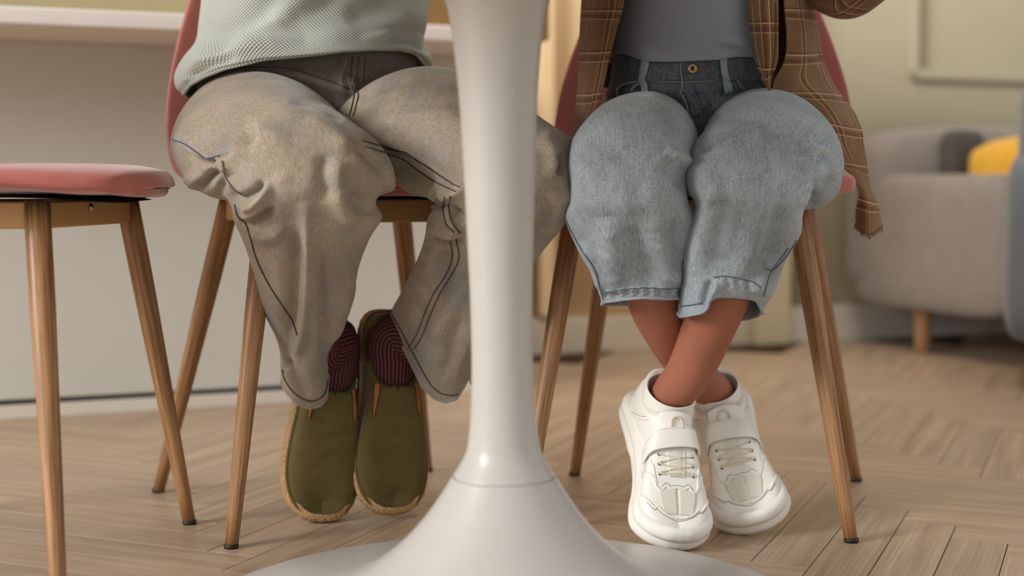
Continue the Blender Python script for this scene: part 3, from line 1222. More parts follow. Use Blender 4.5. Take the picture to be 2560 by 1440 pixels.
# ---- left leg (right in the picture)
L1 = loft([
    (P(880, 300, 1.95), P(880, 440, 1.97), (-.03, -.075, 0), (.03, .06, 0)),
    (P(938, 232, 1.91), P(925, 440, 1.90), (-.040, -.070, 0), (.04, .06, 0)),
    (P(1012, 184, 1.87), P(1000, 455, 1.85), (-.050, -.062, 0), (.05, .06, 0)),
    (P(1090, 168, 1.82), P(1062, 490, 1.79), (-.055, -.058, 0), (.05, .06, 0)),
    (P(1200, 208, 1.76), P(1100, 498, 1.74), (-.05, -.06, .0), (.05, .05, 0)),
    (P(1330, 292, 1.70), P(1105, 506, 1.71), (-.036, -.07, .0), (.04, .05, 0)),
    (P(1424, 362, 1.68), P(1098, 512, 1.70), (-.01, -.075, .0), (.03, .05, 0)),
    (P(1441, 455, 1.68), P(1086, 522, 1.70), (0, -.075, 0), (0, .05, 0)),
    (P(1430, 530, 1.69), P(1070, 548, 1.72), (0, -.07, 0), (0, .05, 0)),
    (P(1345, 640, 1.73), P(1060, 600, 1.76), (0, -.062, 0), (0, .05, 0)),
    (P(1290, 730, 1.77), P(1042, 655, 1.80), (0, -.055, 0), (0, .05, 0)),
    (P(1235, 820, 1.80), P(1010, 720, 1.83), (0, -.05, -.008), (0, .05, 0)),
    (P(1190, 900, 1.83), P(985, 765, 1.86), (.0, -.045, -.028), (0, .05, .015)),
    (P(1178, 935, 1.84), P(973, 792, 1.87), (.003, -.034, -.050), (0, .05, .02)),
], 300, 300)
L1 = wob(L1, .0022, 5)
fL = [
    ([(905, 350), (980, 372), (1060, 410), (1150, 472)], .006, 20, 's'),
    ([(880, 330), (930, 280), (1000, 230)], -.007, 18),
    ([(895, 250), (950, 215), (1030, 190)], -.005, 14),
    ([(930, 330), (1000, 300), (1100, 290), (1150, 270)], .005, 24),
    ([(960, 400), (1040, 440), (1080, 470)], -.008, 20),
    ([(1085, 500), (1120, 520), (1165, 560)], -.010, 12),
    ([(1090, 480), (1130, 488), (1170, 470)], .008, 16),
    ([(1120, 490), (1120, 530), (1150, 580)], .006, 14),
    ([(1070, 560), (1110, 580), (1150, 590)], .008, 16),
    ([(1068, 585), (1105, 605), (1160, 610)], -.010, 11),
    ([(1075, 620), (1080, 660), (1060, 700)], .006, 14),
    ([(1110, 620), (1115, 680), (1090, 740)], -.006, 16),
    ([(1160, 700), (1120, 780), (1080, 850)], .006, 22),
    ([(1010, 740), (1050, 790), (1060, 860)], -.004, 18),
    ([(1150, 780), (1130, 860), (1110, 940)], -.005, 18),
    ([(1400, 380), (1405, 410), (1395, 440)], -.012, 11),
    ([(1345, 340), (1380, 380), (1390, 450)], .006, 18),
    ([(1430, 470), (1400, 530), (1360, 590)], .004, 18),
    ([(1350, 470), (1370, 540), (1345, 600)], -.004, 18),
]
L1 = folds(L1, fL, True, 1.3)
L1 = hem_to(L1, [(965, 785), (985, 820), (1020, 892), (1058, 970), (1085, 995), (1112, 1005), (1140, 997), (1160, 965), (1180, 925)], 7)

# ---- pelvis
H1 = loft([
    (P(490, 470, 1.98), P(1060, 460, 1.98), (0, -.09, 0), (0, .08, 0), 2.05),
    (P(480, 360, 1.98), P(1062, 340, 1.98), (0, -.10, 0), (0, .08, 0), 2.05),
    (P(490, 260, 1.98), P(1050, 240, 1.98), (0, -.101, 0), (0, .08, 0), 2.02),
    (P(505, 190, 1.98), P(1040, 160, 1.98), (0, -.101, 0), (0, .08, 0), 2.02),
    (P(550, 120, 1.98), P(1020, 90, 1.98), (0, -.101, 0), (0, .08, 0), 2.02),
], 110, 240)
H1 = wob(H1, .0015, 8)
H1 = folds(H1, [
    ([(680, 180), (760, 195), (850, 225), (880, 240)], .008, 16),
    ([(700, 200), (780, 225), (860, 270)], -.008, 16),
    ([(878, 200), (885, 240), (878, 300)], .010, 9, 'e'),
    ([(900, 230), (940, 200), (1000, 180)], -.006, 14),
    ([(860, 135), (850, 180), (858, 215)], .006, 9, 'e'),
    ([(740, 160), (800, 158), (840, 150)], .003, 14),
])
bv = bvh_of([(R1, True), (L1, True), (H1, True)])
jeans = build('jeans', [(R1, True), (L1, True)], M['olive_denim'], boy, solid=.002, offset=-1)
build('jeans_hip', [(H1, True)], M['olive_hip'], jeans, solid=.002, offset=-1)['label'] = 'less faded denim hip section with shade painted into its colour'
sm = M['olive_seam']
seam('side_seam', bv, [(425, 348), (460, 360), (490, 380), (515, 395), (550, 391)], M['blue_thread'], jeans, .0008)['label'] = 'blue side seam thread'
seam('side_seam', bv, [(556, 402), (565, 440), (585, 470), (612, 490)], sm, jeans, .0006)
seam('side_seam', bv, [(588, 512), (596, 540), (618, 565), (640, 640), (670, 705), (710, 770), (735, 810), (744, 838)], sm, jeans, .0007)
seam('inner_seam', bv, [(905, 352), (950, 365), (1010, 380), (1060, 412), (1100, 440), (1148, 468)], sm, jeans, .0007)
seam('inner_seam', bv, [(912, 366), (955, 380), (1005, 396), (1050, 428), (1090, 455), (1140, 480)], sm, jeans, .0007)
seam('knee_seam', bv, [(1126, 490), (1122, 520), (1130, 555), (1150, 582)], sm, jeans, .0007)
seam('knee_seam', bv, [(1112, 492), (1108, 522), (1116, 558), (1134, 580)], sm, jeans, .0006)
for dx in (0, 16):
    seam('shin_seam', bv, [(1124 + dx, 594), (1132 + dx, 640), (1118 + dx, 680), (1082 + dx, 740), (1060 + dx, 790), (1040 + dx, 840), (1020 + dx, 872)], sm, jeans, .0006)
seam('hem_stitch', bv, [(706, 925), (716, 955), (740, 985), (772, 1001), (800, 995), (814, 975), (818, 950)], sm, jeans, .0007)
seam('hem_stitch', bv, [(980, 785), (1000, 820), (1035, 885), (1070, 950), (1095, 978), (1120, 987), (1148, 985)], sm, jeans, .0007)
seam('crotch_seam', bv, [(880, 212), (886, 235), (882, 262), (874, 290)], sm, jeans, .0007)
seam('crotch_seam', bv, [(890, 214), (896, 236), (892, 262), (884, 290)], sm, jeans, .0006)
seam('fly_stitch', bv, [(866, 135), (860, 165), (852, 195), (856, 215)], M['pale_stitch'], jeans, .0006)
for dx in (18, 34, 50):
    seam('fly_stitch', bv, [(864 + dx, 140), (860 + dx, 170), (858 + dx, 205)], sm, jeans, .0005)
seam('hip_seam', bv, [(430, 318), (436, 326)], M['pale_stitch'], jeans, .0005)
seam('pocket_seam', bv, [(560, 175), (640, 168), (720, 172), (800, 196), (872, 222)], sm, jeans, .0006)
# rolled hem ridges
V = H1


def hem_roll(name, V, mat, parent, r=.0022):
    ring = V[-1]
    pts = [tuple(p) for p in ring] + [tuple(ring[0])]
    return build(name, [(tube_pts(pts[::3] + [pts[-1]], r, 8), True)], mat, parent)


hem_roll('hem', R1, M['olive_denim'], jeans)
hem_roll('hem', L1, M['olive_denim'], jeans)

# ---- shirt
S1 = loft([
    (P(600, -620, 2.0), P(960, -620, 2.0), (0, -.085, 0), (0, .09, 0), 2.2),
    (P(520, -480, 2.0), P(1045, -480, 2.0), (0, -.11, 0), (0, .1, 0), 2.05),
    (P(508, -200, 1.99), P(1078, -200, 1.99), (0, -.118, 0), (0, .1, 0), 2.05),
    (P(508, -40, 1.98), P(1078, -40, 1.98), (0, -.12, 0), (0, .1, 0), 2.05),
    (P(500, 60, 1.98), P(1068, 60, 1.98), (0, -.122, 0), (0, .1, 0), 2.05),
    (P(492, 110, 1.98), P(1062, 100, 1.98), (0, -.124, 0), (0, .1, 0), 2.05),
    (P(462, 150, 1.975), P(1078, 135, 1.98), (0, -.128, 0), (0, .105, 0), 2.05),
    (P(442, 190, 1.965), P(1083, 158, 1.98), (0, -.130, 0), (0, .108, 0), 2.05),
    (P(444, 225, 1.955), P(1080, 172, 1.98), (0, -.128, 0), (0, .108, 0), 2.05),
    (P(462, 242, 1.95), P(1070, 176, 1.98), (0, -.120, 0), (0, .106, 0), 2.05),
], 220, 320)
S1 = wob(S1, .0016, 21, f=(6, 9))
S1 = folds(S1, [
    ([(560, 150), (640, 90), (740, 20), (800, -60)], .009, 40),
    ([(500, 160), (580, 110), (660, 40), (700, -60)], -.008, 34),
    ([(470, 190), (540, 168), (640, 140), (760, 120)], .006, 26),
    ([(460, 215), (520, 192), (600, 172)], -.007, 14),
    ([(760, 120), (880, 90), (1000, 60), (1060, 0)], .005, 40),
    ([(860, 60), (940, 20), (1000, -60)], -.006, 34),
    ([(960, 115), (1030, 115), (1075, 140)], -.008, 14),
    ([(900, 118), (1000, 108), (1060, 110)], .004, 16),
    ([(700, 60), (800, 10), (860, -60)], -.006, 30),
], True, 1.6)
S1 = hem_to(S1, [(440, 222), (455, 238), (475, 212), (510, 192), (560, 172), (620, 158), (660, 148), (740, 141), (800, 135), (860, 127), (930, 123), (1000, 124), (1045, 134), (1072, 152), (1084, 165)], 1.15, .40)
shirt = build('shirt', [(S1, True)], M['waffle'], boy, solid=.0026, offset=-1)
hem_roll('shirt_hem', S1, M['waffle'], shirt, .0026)
for sx, pts in ((-1, [(P(560, -540, 1.99), .062), (P(490, -400, 1.95), .055), (P(472, -230, 1.84), .05)]), (1, [(P(1000, -540, 1.99), .062), (P(1075, -400, 1.95), .055), (P(1082, -250, 1.84), .05)])):
    A = cr([(*p, r) for p, r in pts], 20)
    build('sleeve', [(tube_pts(A[:, :3], A[:, 3], 28, False), True)], M['waffle'], shirt, solid=.0026)

# ---- socks
for up2, up1_, mm in ((P(782, 800, 1.80), P(790, 872, 1.825), MB1), (P(1090, 800, 1.86), P(1035, 850, 1.868), MB2)):
    pts = [(up2, .034), (up1_, .034), (mm @ Vector((0, .038, .047)), .035), (mm @ Vector((0, .070, .039)), .033), (mm @ Vector((0, .095, .033)), .030), (mm @ Vector((0, .120, .028)), .022)]
    A = cr([(*p, r) for p, r in pts], 60)
    build('sock', [(tube_pts(A[:, :3], A[:, 3], 48, False), True)], M['sock'], boy)


# =================================================== SHOES
class Shoe:
    """shoe built in its own frame: y to the toe, z up from the sole, x to the side"""

    def __init__(s, E, C, zs, q=.62, rz=.8):
        s.E, s.C, s.zs, s.q, s.rz = cr(E, 400), cr(C, 400), zs, q, rz
        s.C[:, 0] = np.maximum(s.C[:, 0], 0)
        s.E[:, 0] = np.maximum(s.E[:, 0], 0)
        n0 = [i for i, q_ in enumerate(C) if q_[0] == 0][1]
        s.tc = n0 / (len(C) - 1)
        s.C[int(s.tc * 399):, 0] = 0
        s.t = np.linspace(0, 1, 400)

    def at(s, t, ph, side=1):
        E = np.array([np.interp(t, s.t, s.E[:, k]) for k in range(2)])
        C = np.array([np.interp(t, s.t, s.C[:, k]) for k in range(3)])
        a = math.radians(ph)
        k = math.cos(a) ** s.q
        z0 = s.zs(E[1])
        x = C[0] + (E[0] - C[0]) * k
        y = C[1] + (E[1] - C[1]) * k ** 3.5
        z = z0 + (C[2] - z0) * math.sin(a) ** s.rz
        return Vector((x * side, y, z))

    def grid(s, n=70, m=22, mx=90):
        ts = np.linspace(0, 1, n)
        V = np.zeros((m, 2 * n - 2, 3))
        h = m // 2
        k0 = math.cos(math.radians(60)) ** s.q
        ks = np.linspace(k0, 0, m - h)
        phs = list(np.linspace(0, 60, h, endpoint=False)) + [math.degrees(math.acos(min(1, q ** (1 / s.q)))) for q in ks]
        for k, ph in enumerate(phs):
            a = [s.at(t, ph, 1) for t in ts]
            b = [Vector((-p.x, p.y, p.z)) for p in a[1:-1]][::-1]
            V[k] = [tuple(p) for p in a + b]
        return V

    def sole(s, layers, n=70):
        """layers: (z offset from sole line, outward offset) bottom -> top"""
        ts = np.linspace(0, 1, n)
        E = np.array([[np.interp(t, s.t, s.E[:, k]) for k in range(2)] for t in ts])
        full = np.concatenate([E, np.column_stack([-E[1:-1, 0], E[1:-1, 1]])[::-1]])
        T = np.roll(full, -1, 0) - np.roll(full, 1, 0)
        T /= np.linalg.norm(T, axis=1, keepdims=True) + 1e-9
        Nn = np.column_stack([-T[:, 1], T[:, 0]])
        if (Nn * (full - full.mean(0))).sum() < 0:
            Nn = -Nn
        V = []
        for zo, of in layers:
            o = of(full[:, 1]) if callable(of) else of
            zz = zo(full[:, 1]) if callable(zo) else zo
            o = np.broadcast_to(o, full.shape[0])
            q = full + Nn * o[:, None]
            V.append(np.column_stack([q, np.array([s.zs(y) for y in full[:, 1]]) + zz]))
        c = V[0].mean(0)
        V.insert(0, V[0] * .02 + np.array([0, 0, 0]) + c * .98 * np.array([1, 1, 1]))
        return np.array(V)


def xf(V, m):
    R = np.array(m.to_3x3())
    return V @ R.T + np.array(m.translation)


def bpart(name, parts, mat, parent, m, **k):
    return build(name, [(xf(V, m), c) for V, c in parts], mat, parent, **k)


# ---- boy's slip-ons
E_s = [(0, 0), (.020, .002), (.030, .014), (.034, .040), (.034, .080), (.037, .120), (.0435, .158), (.047, .190), (.0455, .218), (.037, .243), (.020, .2585), (0, .262)]
C_s = [(0, .006, .062), (.017, .009, .061), (.026, .022, .058), (.030, .046, .053), (.029, .080, .055), (.014, .100, .064), (0, .103, .066), (0, .150, .055), (0, .192, .046), (0, .222, .039), (0, .236, .033), (0, .242, .029)]


def slip_on(name, label, m):
    sh = Shoe(E_s, C_s, lambda y: .022 + .010 * max(0, (y - .19) / .06) ** 2, .55, .85)
    V = sh.grid(90, 30)
    # creases across the vamp
    for (yc, am, wd, sl) in ((.150, .0016, .004, .25), (.162, -.0014, .004, .1), (.174, .0015, .0045, -.15), (.186, -.0010, .004, .2)):
        g = np.exp(-((V[..., 1] - yc - sl * V[..., 0] * .5 - .002 * np.sin(V[..., 0] * 160)) / wd) ** 2) * np.clip(1 - (np.abs(V[..., 0]) / .04) ** 2, 0, 1)
        V[..., 2] += am * g
    up = bpart(name, [(V, True)], M['canvas'], boy, m, solid=.0028, offset=-1, weld=1e-5)
    up['label'] = label
    # jute sole with a braided edge
    so = sh.sole([(-.022, -.003), (-.0215, .0030), (-.017, .0055), (-.010, .0062), (-.004, .0058), (.0005, .0044), (.0030, .0010), (.0030, -.004)], 90)
    k = np.arange(so.shape[1])
    for r in (3, 4, 5):
        c = so[r].mean(0)
        d = so[r] - c
        d /= np.linalg.norm(d, axis=1, keepdims=True)
        so[r] += d * (.0007 * np.sin(k * 1.4 + r * 2))[:, None]
    bpart('jute_sole', [(so, True)], M['jute'], up, m)
    # canvas welt around the foot
    ts = np.linspace(0, 1, 90)
    wp = [sh.at(t, 4, 1) + Vector((.0006, .0003, 0)) for t in ts]
    wp = wp + [Vector((-p.x, p.y, p.z)) for p in wp[:-1]][::-1]
    bpart('welt', [(tube_pts(wp, .0026, 10, False), True)], M['canvas'], up, m)
    # collar edge binding
    cp = [sh.at(t, 90, 1) for t in np.linspace(0, sh.tc, 60)]
    cp = cp + [Vector((-p.x, p.y, p.z)) for p in cp[:-1]][::-1]
    bpart('collar_binding', [(tube_pts(cp, .0019, 8, False), True)], M['canvas_dark'], up, m)
    # elastic gores on both sides
    vv, ff, _ = mesh_from('', [(V, True)])
    sb = BVHTree.FromPolygons([tuple(p) for p in vv], [tuple(int(k) for k in q) for q in ff])

    def drop(x, y, lift):
        h = sb.ray_cast(Vector((x, y, .2)), Vector((0, 0, -1)))
        return (h[0] if h[0] is not None else Vector((x, y, .04))) + Vector((x * .01, 0, lift))
    for sd in (1, -1):
        g = np.array([[tuple(drop(sd * (.0255 + .12 * (y - .094) + (q - .5) * (.0065 - .09 * (y - .094))), y, .0006)) for q in np.linspace(0, 1, 6)] for y in np.linspace(.0955, .136, 16)])
        go = bpart('gore', [(g if sd > 0 else g[:, ::-1].copy(), False)], M['gore'], up, m, solid=.0006, offset=1)
        for e in (0, -1):
            bpart('gore_edge', [(tube_pts([Vector(p) for p in g[:, e]], .0008, 6), True)], M['canvas_dark'], up, m)
    # heel strip
    hp = [Vector((0, -.001, 0)) + sh.at(0, ph, 1) for ph in np.linspace(8, 90, 14)]
    bpart('heel_strip', [(tube_pts(hp, .0028, 8), True)], M['canvas_dark'], up, m)
    # centre seam lines
    return up


slip_on('shoe', 'olive canvas slip-on with a jute sole, left one in the picture', MB1)
slip_on('shoe', 'olive canvas slip-on with a jute sole, right one behind the other', MB2)

# ---- girl's sneakers
E_k = [(0, 0), (.020, .002), (.0325, .014), (.036, .040), (.0325, .068), (.0280, .092), (.0300, .118), (.0370, .146), (.0425, .172), (.0415, .196), (.030, .215), (.014, .2255), (0, .2275)]
C_k = [(0, .010, .092), (.016, .012, .090), (.026, .024, .083), (.030, .046, .077), (.026, .068, .079), (.012, .085, .086), (0, .091, .0865), (0, .125, .0745), (0, .158, .0625), (0, .183, .055), (0, .200, .049), (0, .208, .045), (0, .212, .042)]


def sneaker(label, m, inward):
    sh = Shoe(E_k, C_k, lambda y: .034 + .010 * max(0, (y - .165) / .06) ** 2, .55, .85)
    V = sh.grid(90, 30)
    up = bpart('sneaker', [(V, True)], M['white'], girl, m, solid=.0035, offset=-1, weld=1e-5)
    up['label'] = label
    wav = lambda a, ph: (lambda y: a + .0022 * np.sin(y * 62 + ph) + .0035 * np.exp(-((y - .0) / .03) ** 2))
    heelf = lambda y: -.033 + .006 * np.exp(-((y - .105) / .022) ** 2)
    so = sh.sole([(heelf, -.006), (heelf, wav(.001, 1.9)), (lambda y: heelf(y) + .005, wav(.0055, 1.9)), (-.021, wav(.0075, 1.7)), (-.015, wav(.0050, 1.6)), (-.0125, wav(.0042, 1.6)), (-.0105, wav(.0062, 1.4)), (-.005, wav(.0062, 1.3)), (.001, wav(.0042, 1.2)), (.0045, .0015), (.0045, -.003)], 110)
    bpart('sole', [(so, True)], M['white_sole'], up, m)
    # toe rand rising over the front of the toe
    g = np.array([[tuple(sh.at(t, ph, 1) + Vector((0, .0016, .0012))) for t in np.linspace(.86, 1, 26)] for ph in np.linspace(0, 24, 6)])
    g2 = g[:, ::-1].copy()
    g2[..., 0] *= -1
    gg = np.concatenate([g, g2[:, 1:]], 1)
    bpart('toe_rand', [(gg, False)], M['white_sole'], up, m, solid=.0016, offset=1)

    vv, ff_, _ = mesh_from('', [(V, True)])
    sb = BVHTree.FromPolygons([tuple(p) for p in vv], [tuple(int(k) for k in q) for q in ff_])

    def oz(y):
        q = min(1, max(0, (y - .12) / .07))
        return .040 - .040 * q * q * (3 - 2 * q)

    def ring_pt(y, ang, lift=0.0):
        a = math.radians(ang)
        d = Vector((math.sin(a), 0, math.cos(a)))
        o = Vector((0, y, oz(y)))
        h = sb.ray_cast(o + d * .2, -d)
        p = h[0] if h[0] is not None else o + d * .03
        return p + d * lift

    def line(pts, r=.0010, mat='white', nm='overlay_edge', lift=.0004):
        A = cr(pts, 40)
        for sd in (1, -1):
            q = [ring_pt(y, a * sd, lift) for y, a in A]
            bpart(nm, [(tube_pts(q, r, 8), True)], M[mat], up, m)

    def patch(nm, f, mat, th=.0006):
        g = np.array(f)
        if gnormals(g, False)[len(g) // 2, g.shape[1] // 2] @ (g[len(g) // 2, g.shape[1] // 2] - np.array([0, g[len(g) // 2, g.shape[1] // 2, 1], .03])) < 0:
            g = g[:, ::-1].copy()
        bpart(nm, [(g, False)], M[mat], up, m, solid=th, offset=1)
    # leather overlays: raised panels with a welt edge
    line([(.2075, .5), (.2065, 10), (.203, 20), (.196, 27), (.197, 31), (.186, 37), (.174, 47)], .0013, nm='toe_cap_edge')
    line([(.2100, .5), (.2090, 10), (.2055, 20.5), (.199, 28), (.199, 32), (.189, 38)], .00045, 'stitch_grey', 'stitching', .0002)
    line([(.172, .5), (.173, 9), (.170, 16), (.176, 21), (.171, 27), (.158, 35), (.148, 50)], .0012, nm='vamp_edge')
    line([(.168, 1), (.169, 9), (.166, 16), (.171, 21)], .00045, 'stitch_grey', 'stitching', .0002)
    line([(.100, 50), (.118, 52), (.134, 48), (.146, 38), (.158, 32), (.166, 28)], .0010, nm='side_edge')
    line([(.078, 40), (.066, 60), (.052, 80), (.040, 98)], .0012, nm='heel_edge')
    line([(.072, 44), (.060, 62), (.046, 80), (.034, 98)], .00045, 'stitch_grey', 'stitching', .0002)
    line([(.088, 46), (.096, 62), (.110, 74), (.124, 80)], .0010, nm='quarter_edge')
    for sd in (1, -1):
        patch('mesh_window', [[tuple(ring_pt(y, sd * a, .0003)) for y in np.linspace(.104 + .0002 * (a - 56), .145, 14)] for a in np.linspace(56, 80, 12)], 'offwhite')
    patch('vamp_panel', [[tuple(ring_pt(y, a, .0003)) for a in np.linspace(-24 + 130 * (y - .176), 24 - 130 * (y - .176), 25)] for y in np.linspace(.1735, .2035, 16)], 'offwhite')
    # throat (tongue seen between the eyestays)
    def ridge(y):
        return float(np.interp(y, sh.C[:, 1][200:], sh.C[:, 2][200:]))
    rows = []
    for q, y in enumerate(np.linspace(.098, .158, 22)):
        wd = .0125 - .004 * (q / 21)
        rows.append([(x, y, ridge(y) + .0008 - 14 * x * x * .9) for x in np.linspace(-wd, wd, 13)])
    bpart('tongue', [(np.array(rows), False)], M['offwhite'], up, m, solid=.0012, offset=1)
    for sd in (1, -1):
        e = [Vector(r_[0 if sd < 0 else -1]) + Vector((0, 0, .0005)) for r_ in rows]
        bpart('eyestay_edge', [(tube_pts(e, .0013, 8), True)], M['white'], up, m)
    # tongue tip standing above the strap, with a pull loop
    rows = []
    for q, y in enumerate(np.linspace(.106, .083, 16)):
        wd = .019 + .002 * math.sin(q / 15 * 3)
        zt = ridge(max(y, .094)) + .004 + (.0 if y > .094 else (.094 - y) * .8)
        rows.append([(x, y, zt - 16 * x * x) for x in np.linspace(-wd, wd, 15)])
    bpart('tongue_tip', [(np.array(rows)[::-1], False)], M['white'], up, m, solid=.005, offset=0)
    lp = [Vector((x, y, ridge(max(y, .094)) + .0095 + (0 if y > .094 else (.094 - y) * .8) - 16 * x * x)) for x, y in ((-.0075, .103), (-.0065, .095), (-.003, .0915), (.003, .0915), (.0065, .095), (.0075, .103))]
    A = cr([tuple(p) for p in lp], 30)
    bpart('tongue_loop', [(tube_pts(A, .0014, 8), True)], M['lace'], up, m)
    # heel pull loop
    hl = [(0, .009, .090), (.001, -.003, .101), (.002, .000, .108), (.003, .009, .106), (.003, .014, .092)]
    bpart('heel_loop', [(tube_pts(cr(hl, 24), .0016, 8), True)], M['lace'], up, m)
    # padded collar
    cp = [sh.at(t, 90, 1) for t in np.linspace(0, sh.tc, 50)]
    cp = cp + [Vector((-p.x, p.y, p.z)) for p in cp[:-1]][::-1]
    bpart('collar', [(tube_pts(cp, .0038, 10, False), True)], M['offwhite'], up, m)
    # hook and loop strap over the instep
    rows = []
    for y in np.linspace(.103, .1255, 9):
        rows.append([tuple(ring_pt(y + .006 * (a / 70) * (1 if inward > 0 else -1), a, .0040 + .003 * math.exp(-(a / 40) ** 2))) for a in np.linspace(-70, 70, 44)])
    st = np.array(rows)
    N = gnormals(st, False)
    if N[4, 20, 2] < 0:
        st = st[:, ::-1].copy()
    so_ = bpart('strap', [(st, False)], M['white'], up, m, solid=.0028, offset=0)
    for r0 in (0, -1):
        e = [Vector(p) + Vector((0, 0, .0012)) for p in st[r0]]
        bpart('strap_edge', [(tube_pts(e, .0012, 8), True)], M['white_sole'], up, m)
    # strap keeper ring on the inner side
    a = st[:, 2 if inward > 0 else -3]
    bpart('strap_keeper', [(tube_pts([Vector(p) + Vector((0, 0, .001)) for p in a], .0018, 8), True)], M['offwhite'], up, m)
    # elastic laces and eyelets
    ys = [.131, .143, .155]
    eye = {}
    for k, y in enumerate(ys):
        for sd in (1, -1):
            p = ring_pt(y, sd * math.degrees(math.atan2(.0195, ridge(y) - oz(y) - .004)))
            n = (p - Vector((0, y, .03))).normalized()
            eye[(k, sd)] = p + n * .0012
            ring = lathe([(.0002, .0004), (.0013, .0005), (.0021, .0002), (.0024, -.0008)], 14)
            R = n.to_track_quat('Z', 'Y').to_matrix().to_4x4()
            R.translation = p + n * .0004
            bpart('eyelet', [(xf(ring, R)[::-1], True)], M['eyelet'], up, m)

    def lace(a, b):
        q = []
        for t in np.linspace(0, 1, 16):
            p = a.lerp(b, t)
            z = ridge(p.y) + .0022 - 11 * p.x * p.x
            p = Vector((p.x, p.y, max(p.z, z) if .08 < t < .92 else p.z))
            q.append(p)
        A = cr([tuple(p) for p in q], 24)
        A[1:-1] = (A[:-2] + A[1:-1] * 2 + A[2:]) / 4
        bpart('lace', [(tube_pts(A, .0013, 8), True)], M['lace'], up, m)
    lace(eye[(2, 1)], eye[(2, -1)])
    for k in (0, 1):
        lace(eye[(k, 1)], eye[(k + 1, -1)] + Vector((0, -.0012, .0012)))
        lace(eye[(k, -1)], eye[(k + 1, 1)] + Vector((0, -.0012, .0006)))
    return up, m, sh


# =================================================== GIRL
girl = empty('person', (.262, 1.90, 0), 'girl in open brown plaid shirt, pale blue jeans and white sneakers, ankles crossed', 'person')
gh = Vector((.245, 1.97, .53))
kR, kL = P(1590, 430, 1.63), P(1890, 430, 1.63)
chains = [[(gh, .055, 'pelvis'), (P(1728, 60, 1.965), .062), (P(1728, -250, 1.97), .066, 'chest'), (P(1728, -480, 1.965), .056, 'neckbase'), (P(1728, -640, 1.94), .036), (P(1728, -730, 1.93), .034)],
          ['pelvis', (P(1640, 375, 1.88), .046), (P(1600, 405, 1.76), .045), (kR, .043), (P(1606, 600, 1.68), .042), (P(1640, 770, 1.745), .036), (P(1702, 885, 1.805), .031), (P(1760, 965, 1.845), .0275), (MG2 @ Vector((0, .045, .088)), .026), (MG2 @ Vector((0, .055, .062)), .026), (MG2 @ Vector((0, .11, .050)), .017), (MG2 @ Vector((0, .165, .042)), .010), (MG2 @ Vector((0, .195, .040)), .006)],
          ['pelvis', (P(1850, 375, 1.88), .046), (P(1880, 405, 1.76), .045), (kL, .043), (P(1855, 600, 1.655), .042), (P(1792, 770, 1.695), .0365), (P(1745, 885, 1.735), .0330), (P(1712, 955, 1.757), .0305), (MG1 @ Vector((0, .045, .090)), .0285), (MG1 @ Vector((0, .055, .062)), .027), (MG1 @ Vector((0, .11, .050)), .017), (MG1 @ Vector((0, .165, .042)), .010), (MG1 @ Vector((0, .195, .040)), .006)],
          ['neckbase', (P(1560, -480, 1.955), .04), (P(1470, -330, 1.90), .031), (P(1460, -200, 1.78), .028), (P(1560, -280, 1.60), .022), (P(1610, -330, 1.54), .018, 'wr')],
          ['neckbase', (P(1890, -480, 1.955), .04), (P(1985, -280, 1.93), .031), (P(2095, -70, 1.88), .028), (P(2230, -150, 1.78), .022), (P(2330, -260, 1.68), .018, 'wl')]]
hand(chains, P(1610, -330, 1.54), (.2, -.97, .03), (0, 0, 1), (.97, .2, 0), 'wr')
hand(chains, P(2330, -260, 1.68), (.2, -.9, .2), (0, 0, 1), (-.9, -.2, 0), 'wl')
skin_body('body', chains, M['skin'], girl)

# ---- right leg of the jeans (left in the picture)
GR = loft([
    (P(1485, 370, 1.95), P(1745, 370, 1.95), (0, -.01, .075), (0, 0, -.06), 2.0),
    (P(1455, 385, 1.85), P(1748, 375, 1.85), (0, -.015, .078), (0, 0, -.058), 2.0),
    (P(1432, 395, 1.75), P(1745, 385, 1.75), (0, -.025, .075), (0, 0, -.050), 2.0),
    (P(1420, 405, 1.68), P(1738, 395, 1.68), (0, -.045, .066), (0, .01, -.045), 2.0),
    (P(1418, 425, 1.645), P(1722, 418, 1.645), (0, -.064, .045), (0, .03, -.03)),
    (P(1424, 462, 1.64), P(1714, 455, 1.64), (0, -.070, .020), (0, .045, -.015)),
    (P(1422, 505, 1.645), P(1720, 505, 1.645), (0, -.068, .002), (0, .055, 0)),
    (P(1413, 548, 1.66), P(1738, 552, 1.655), (0, -.062, 0), (0, .055, 0)),
    (P(1447, 628, 1.68), P(1724, 630, 1.68), (0, -.058, 0), (0, .052, 0)),
    (P(1482, 690, 1.70), P(1714, 690, 1.695), (0, -.058, 0), (0, .052, 0)),
    (P(1500, 735, 1.71), P(1708, 730, 1.71), (0, -.060, 0), (0, .052, -.004)),
    (P(1506, 760, 1.715), P(1706, 752, 1.715), (0, -.062, .0), (0, .052, -.006)),
], 280, 280)
GR = wob(GR, .0018, 31)
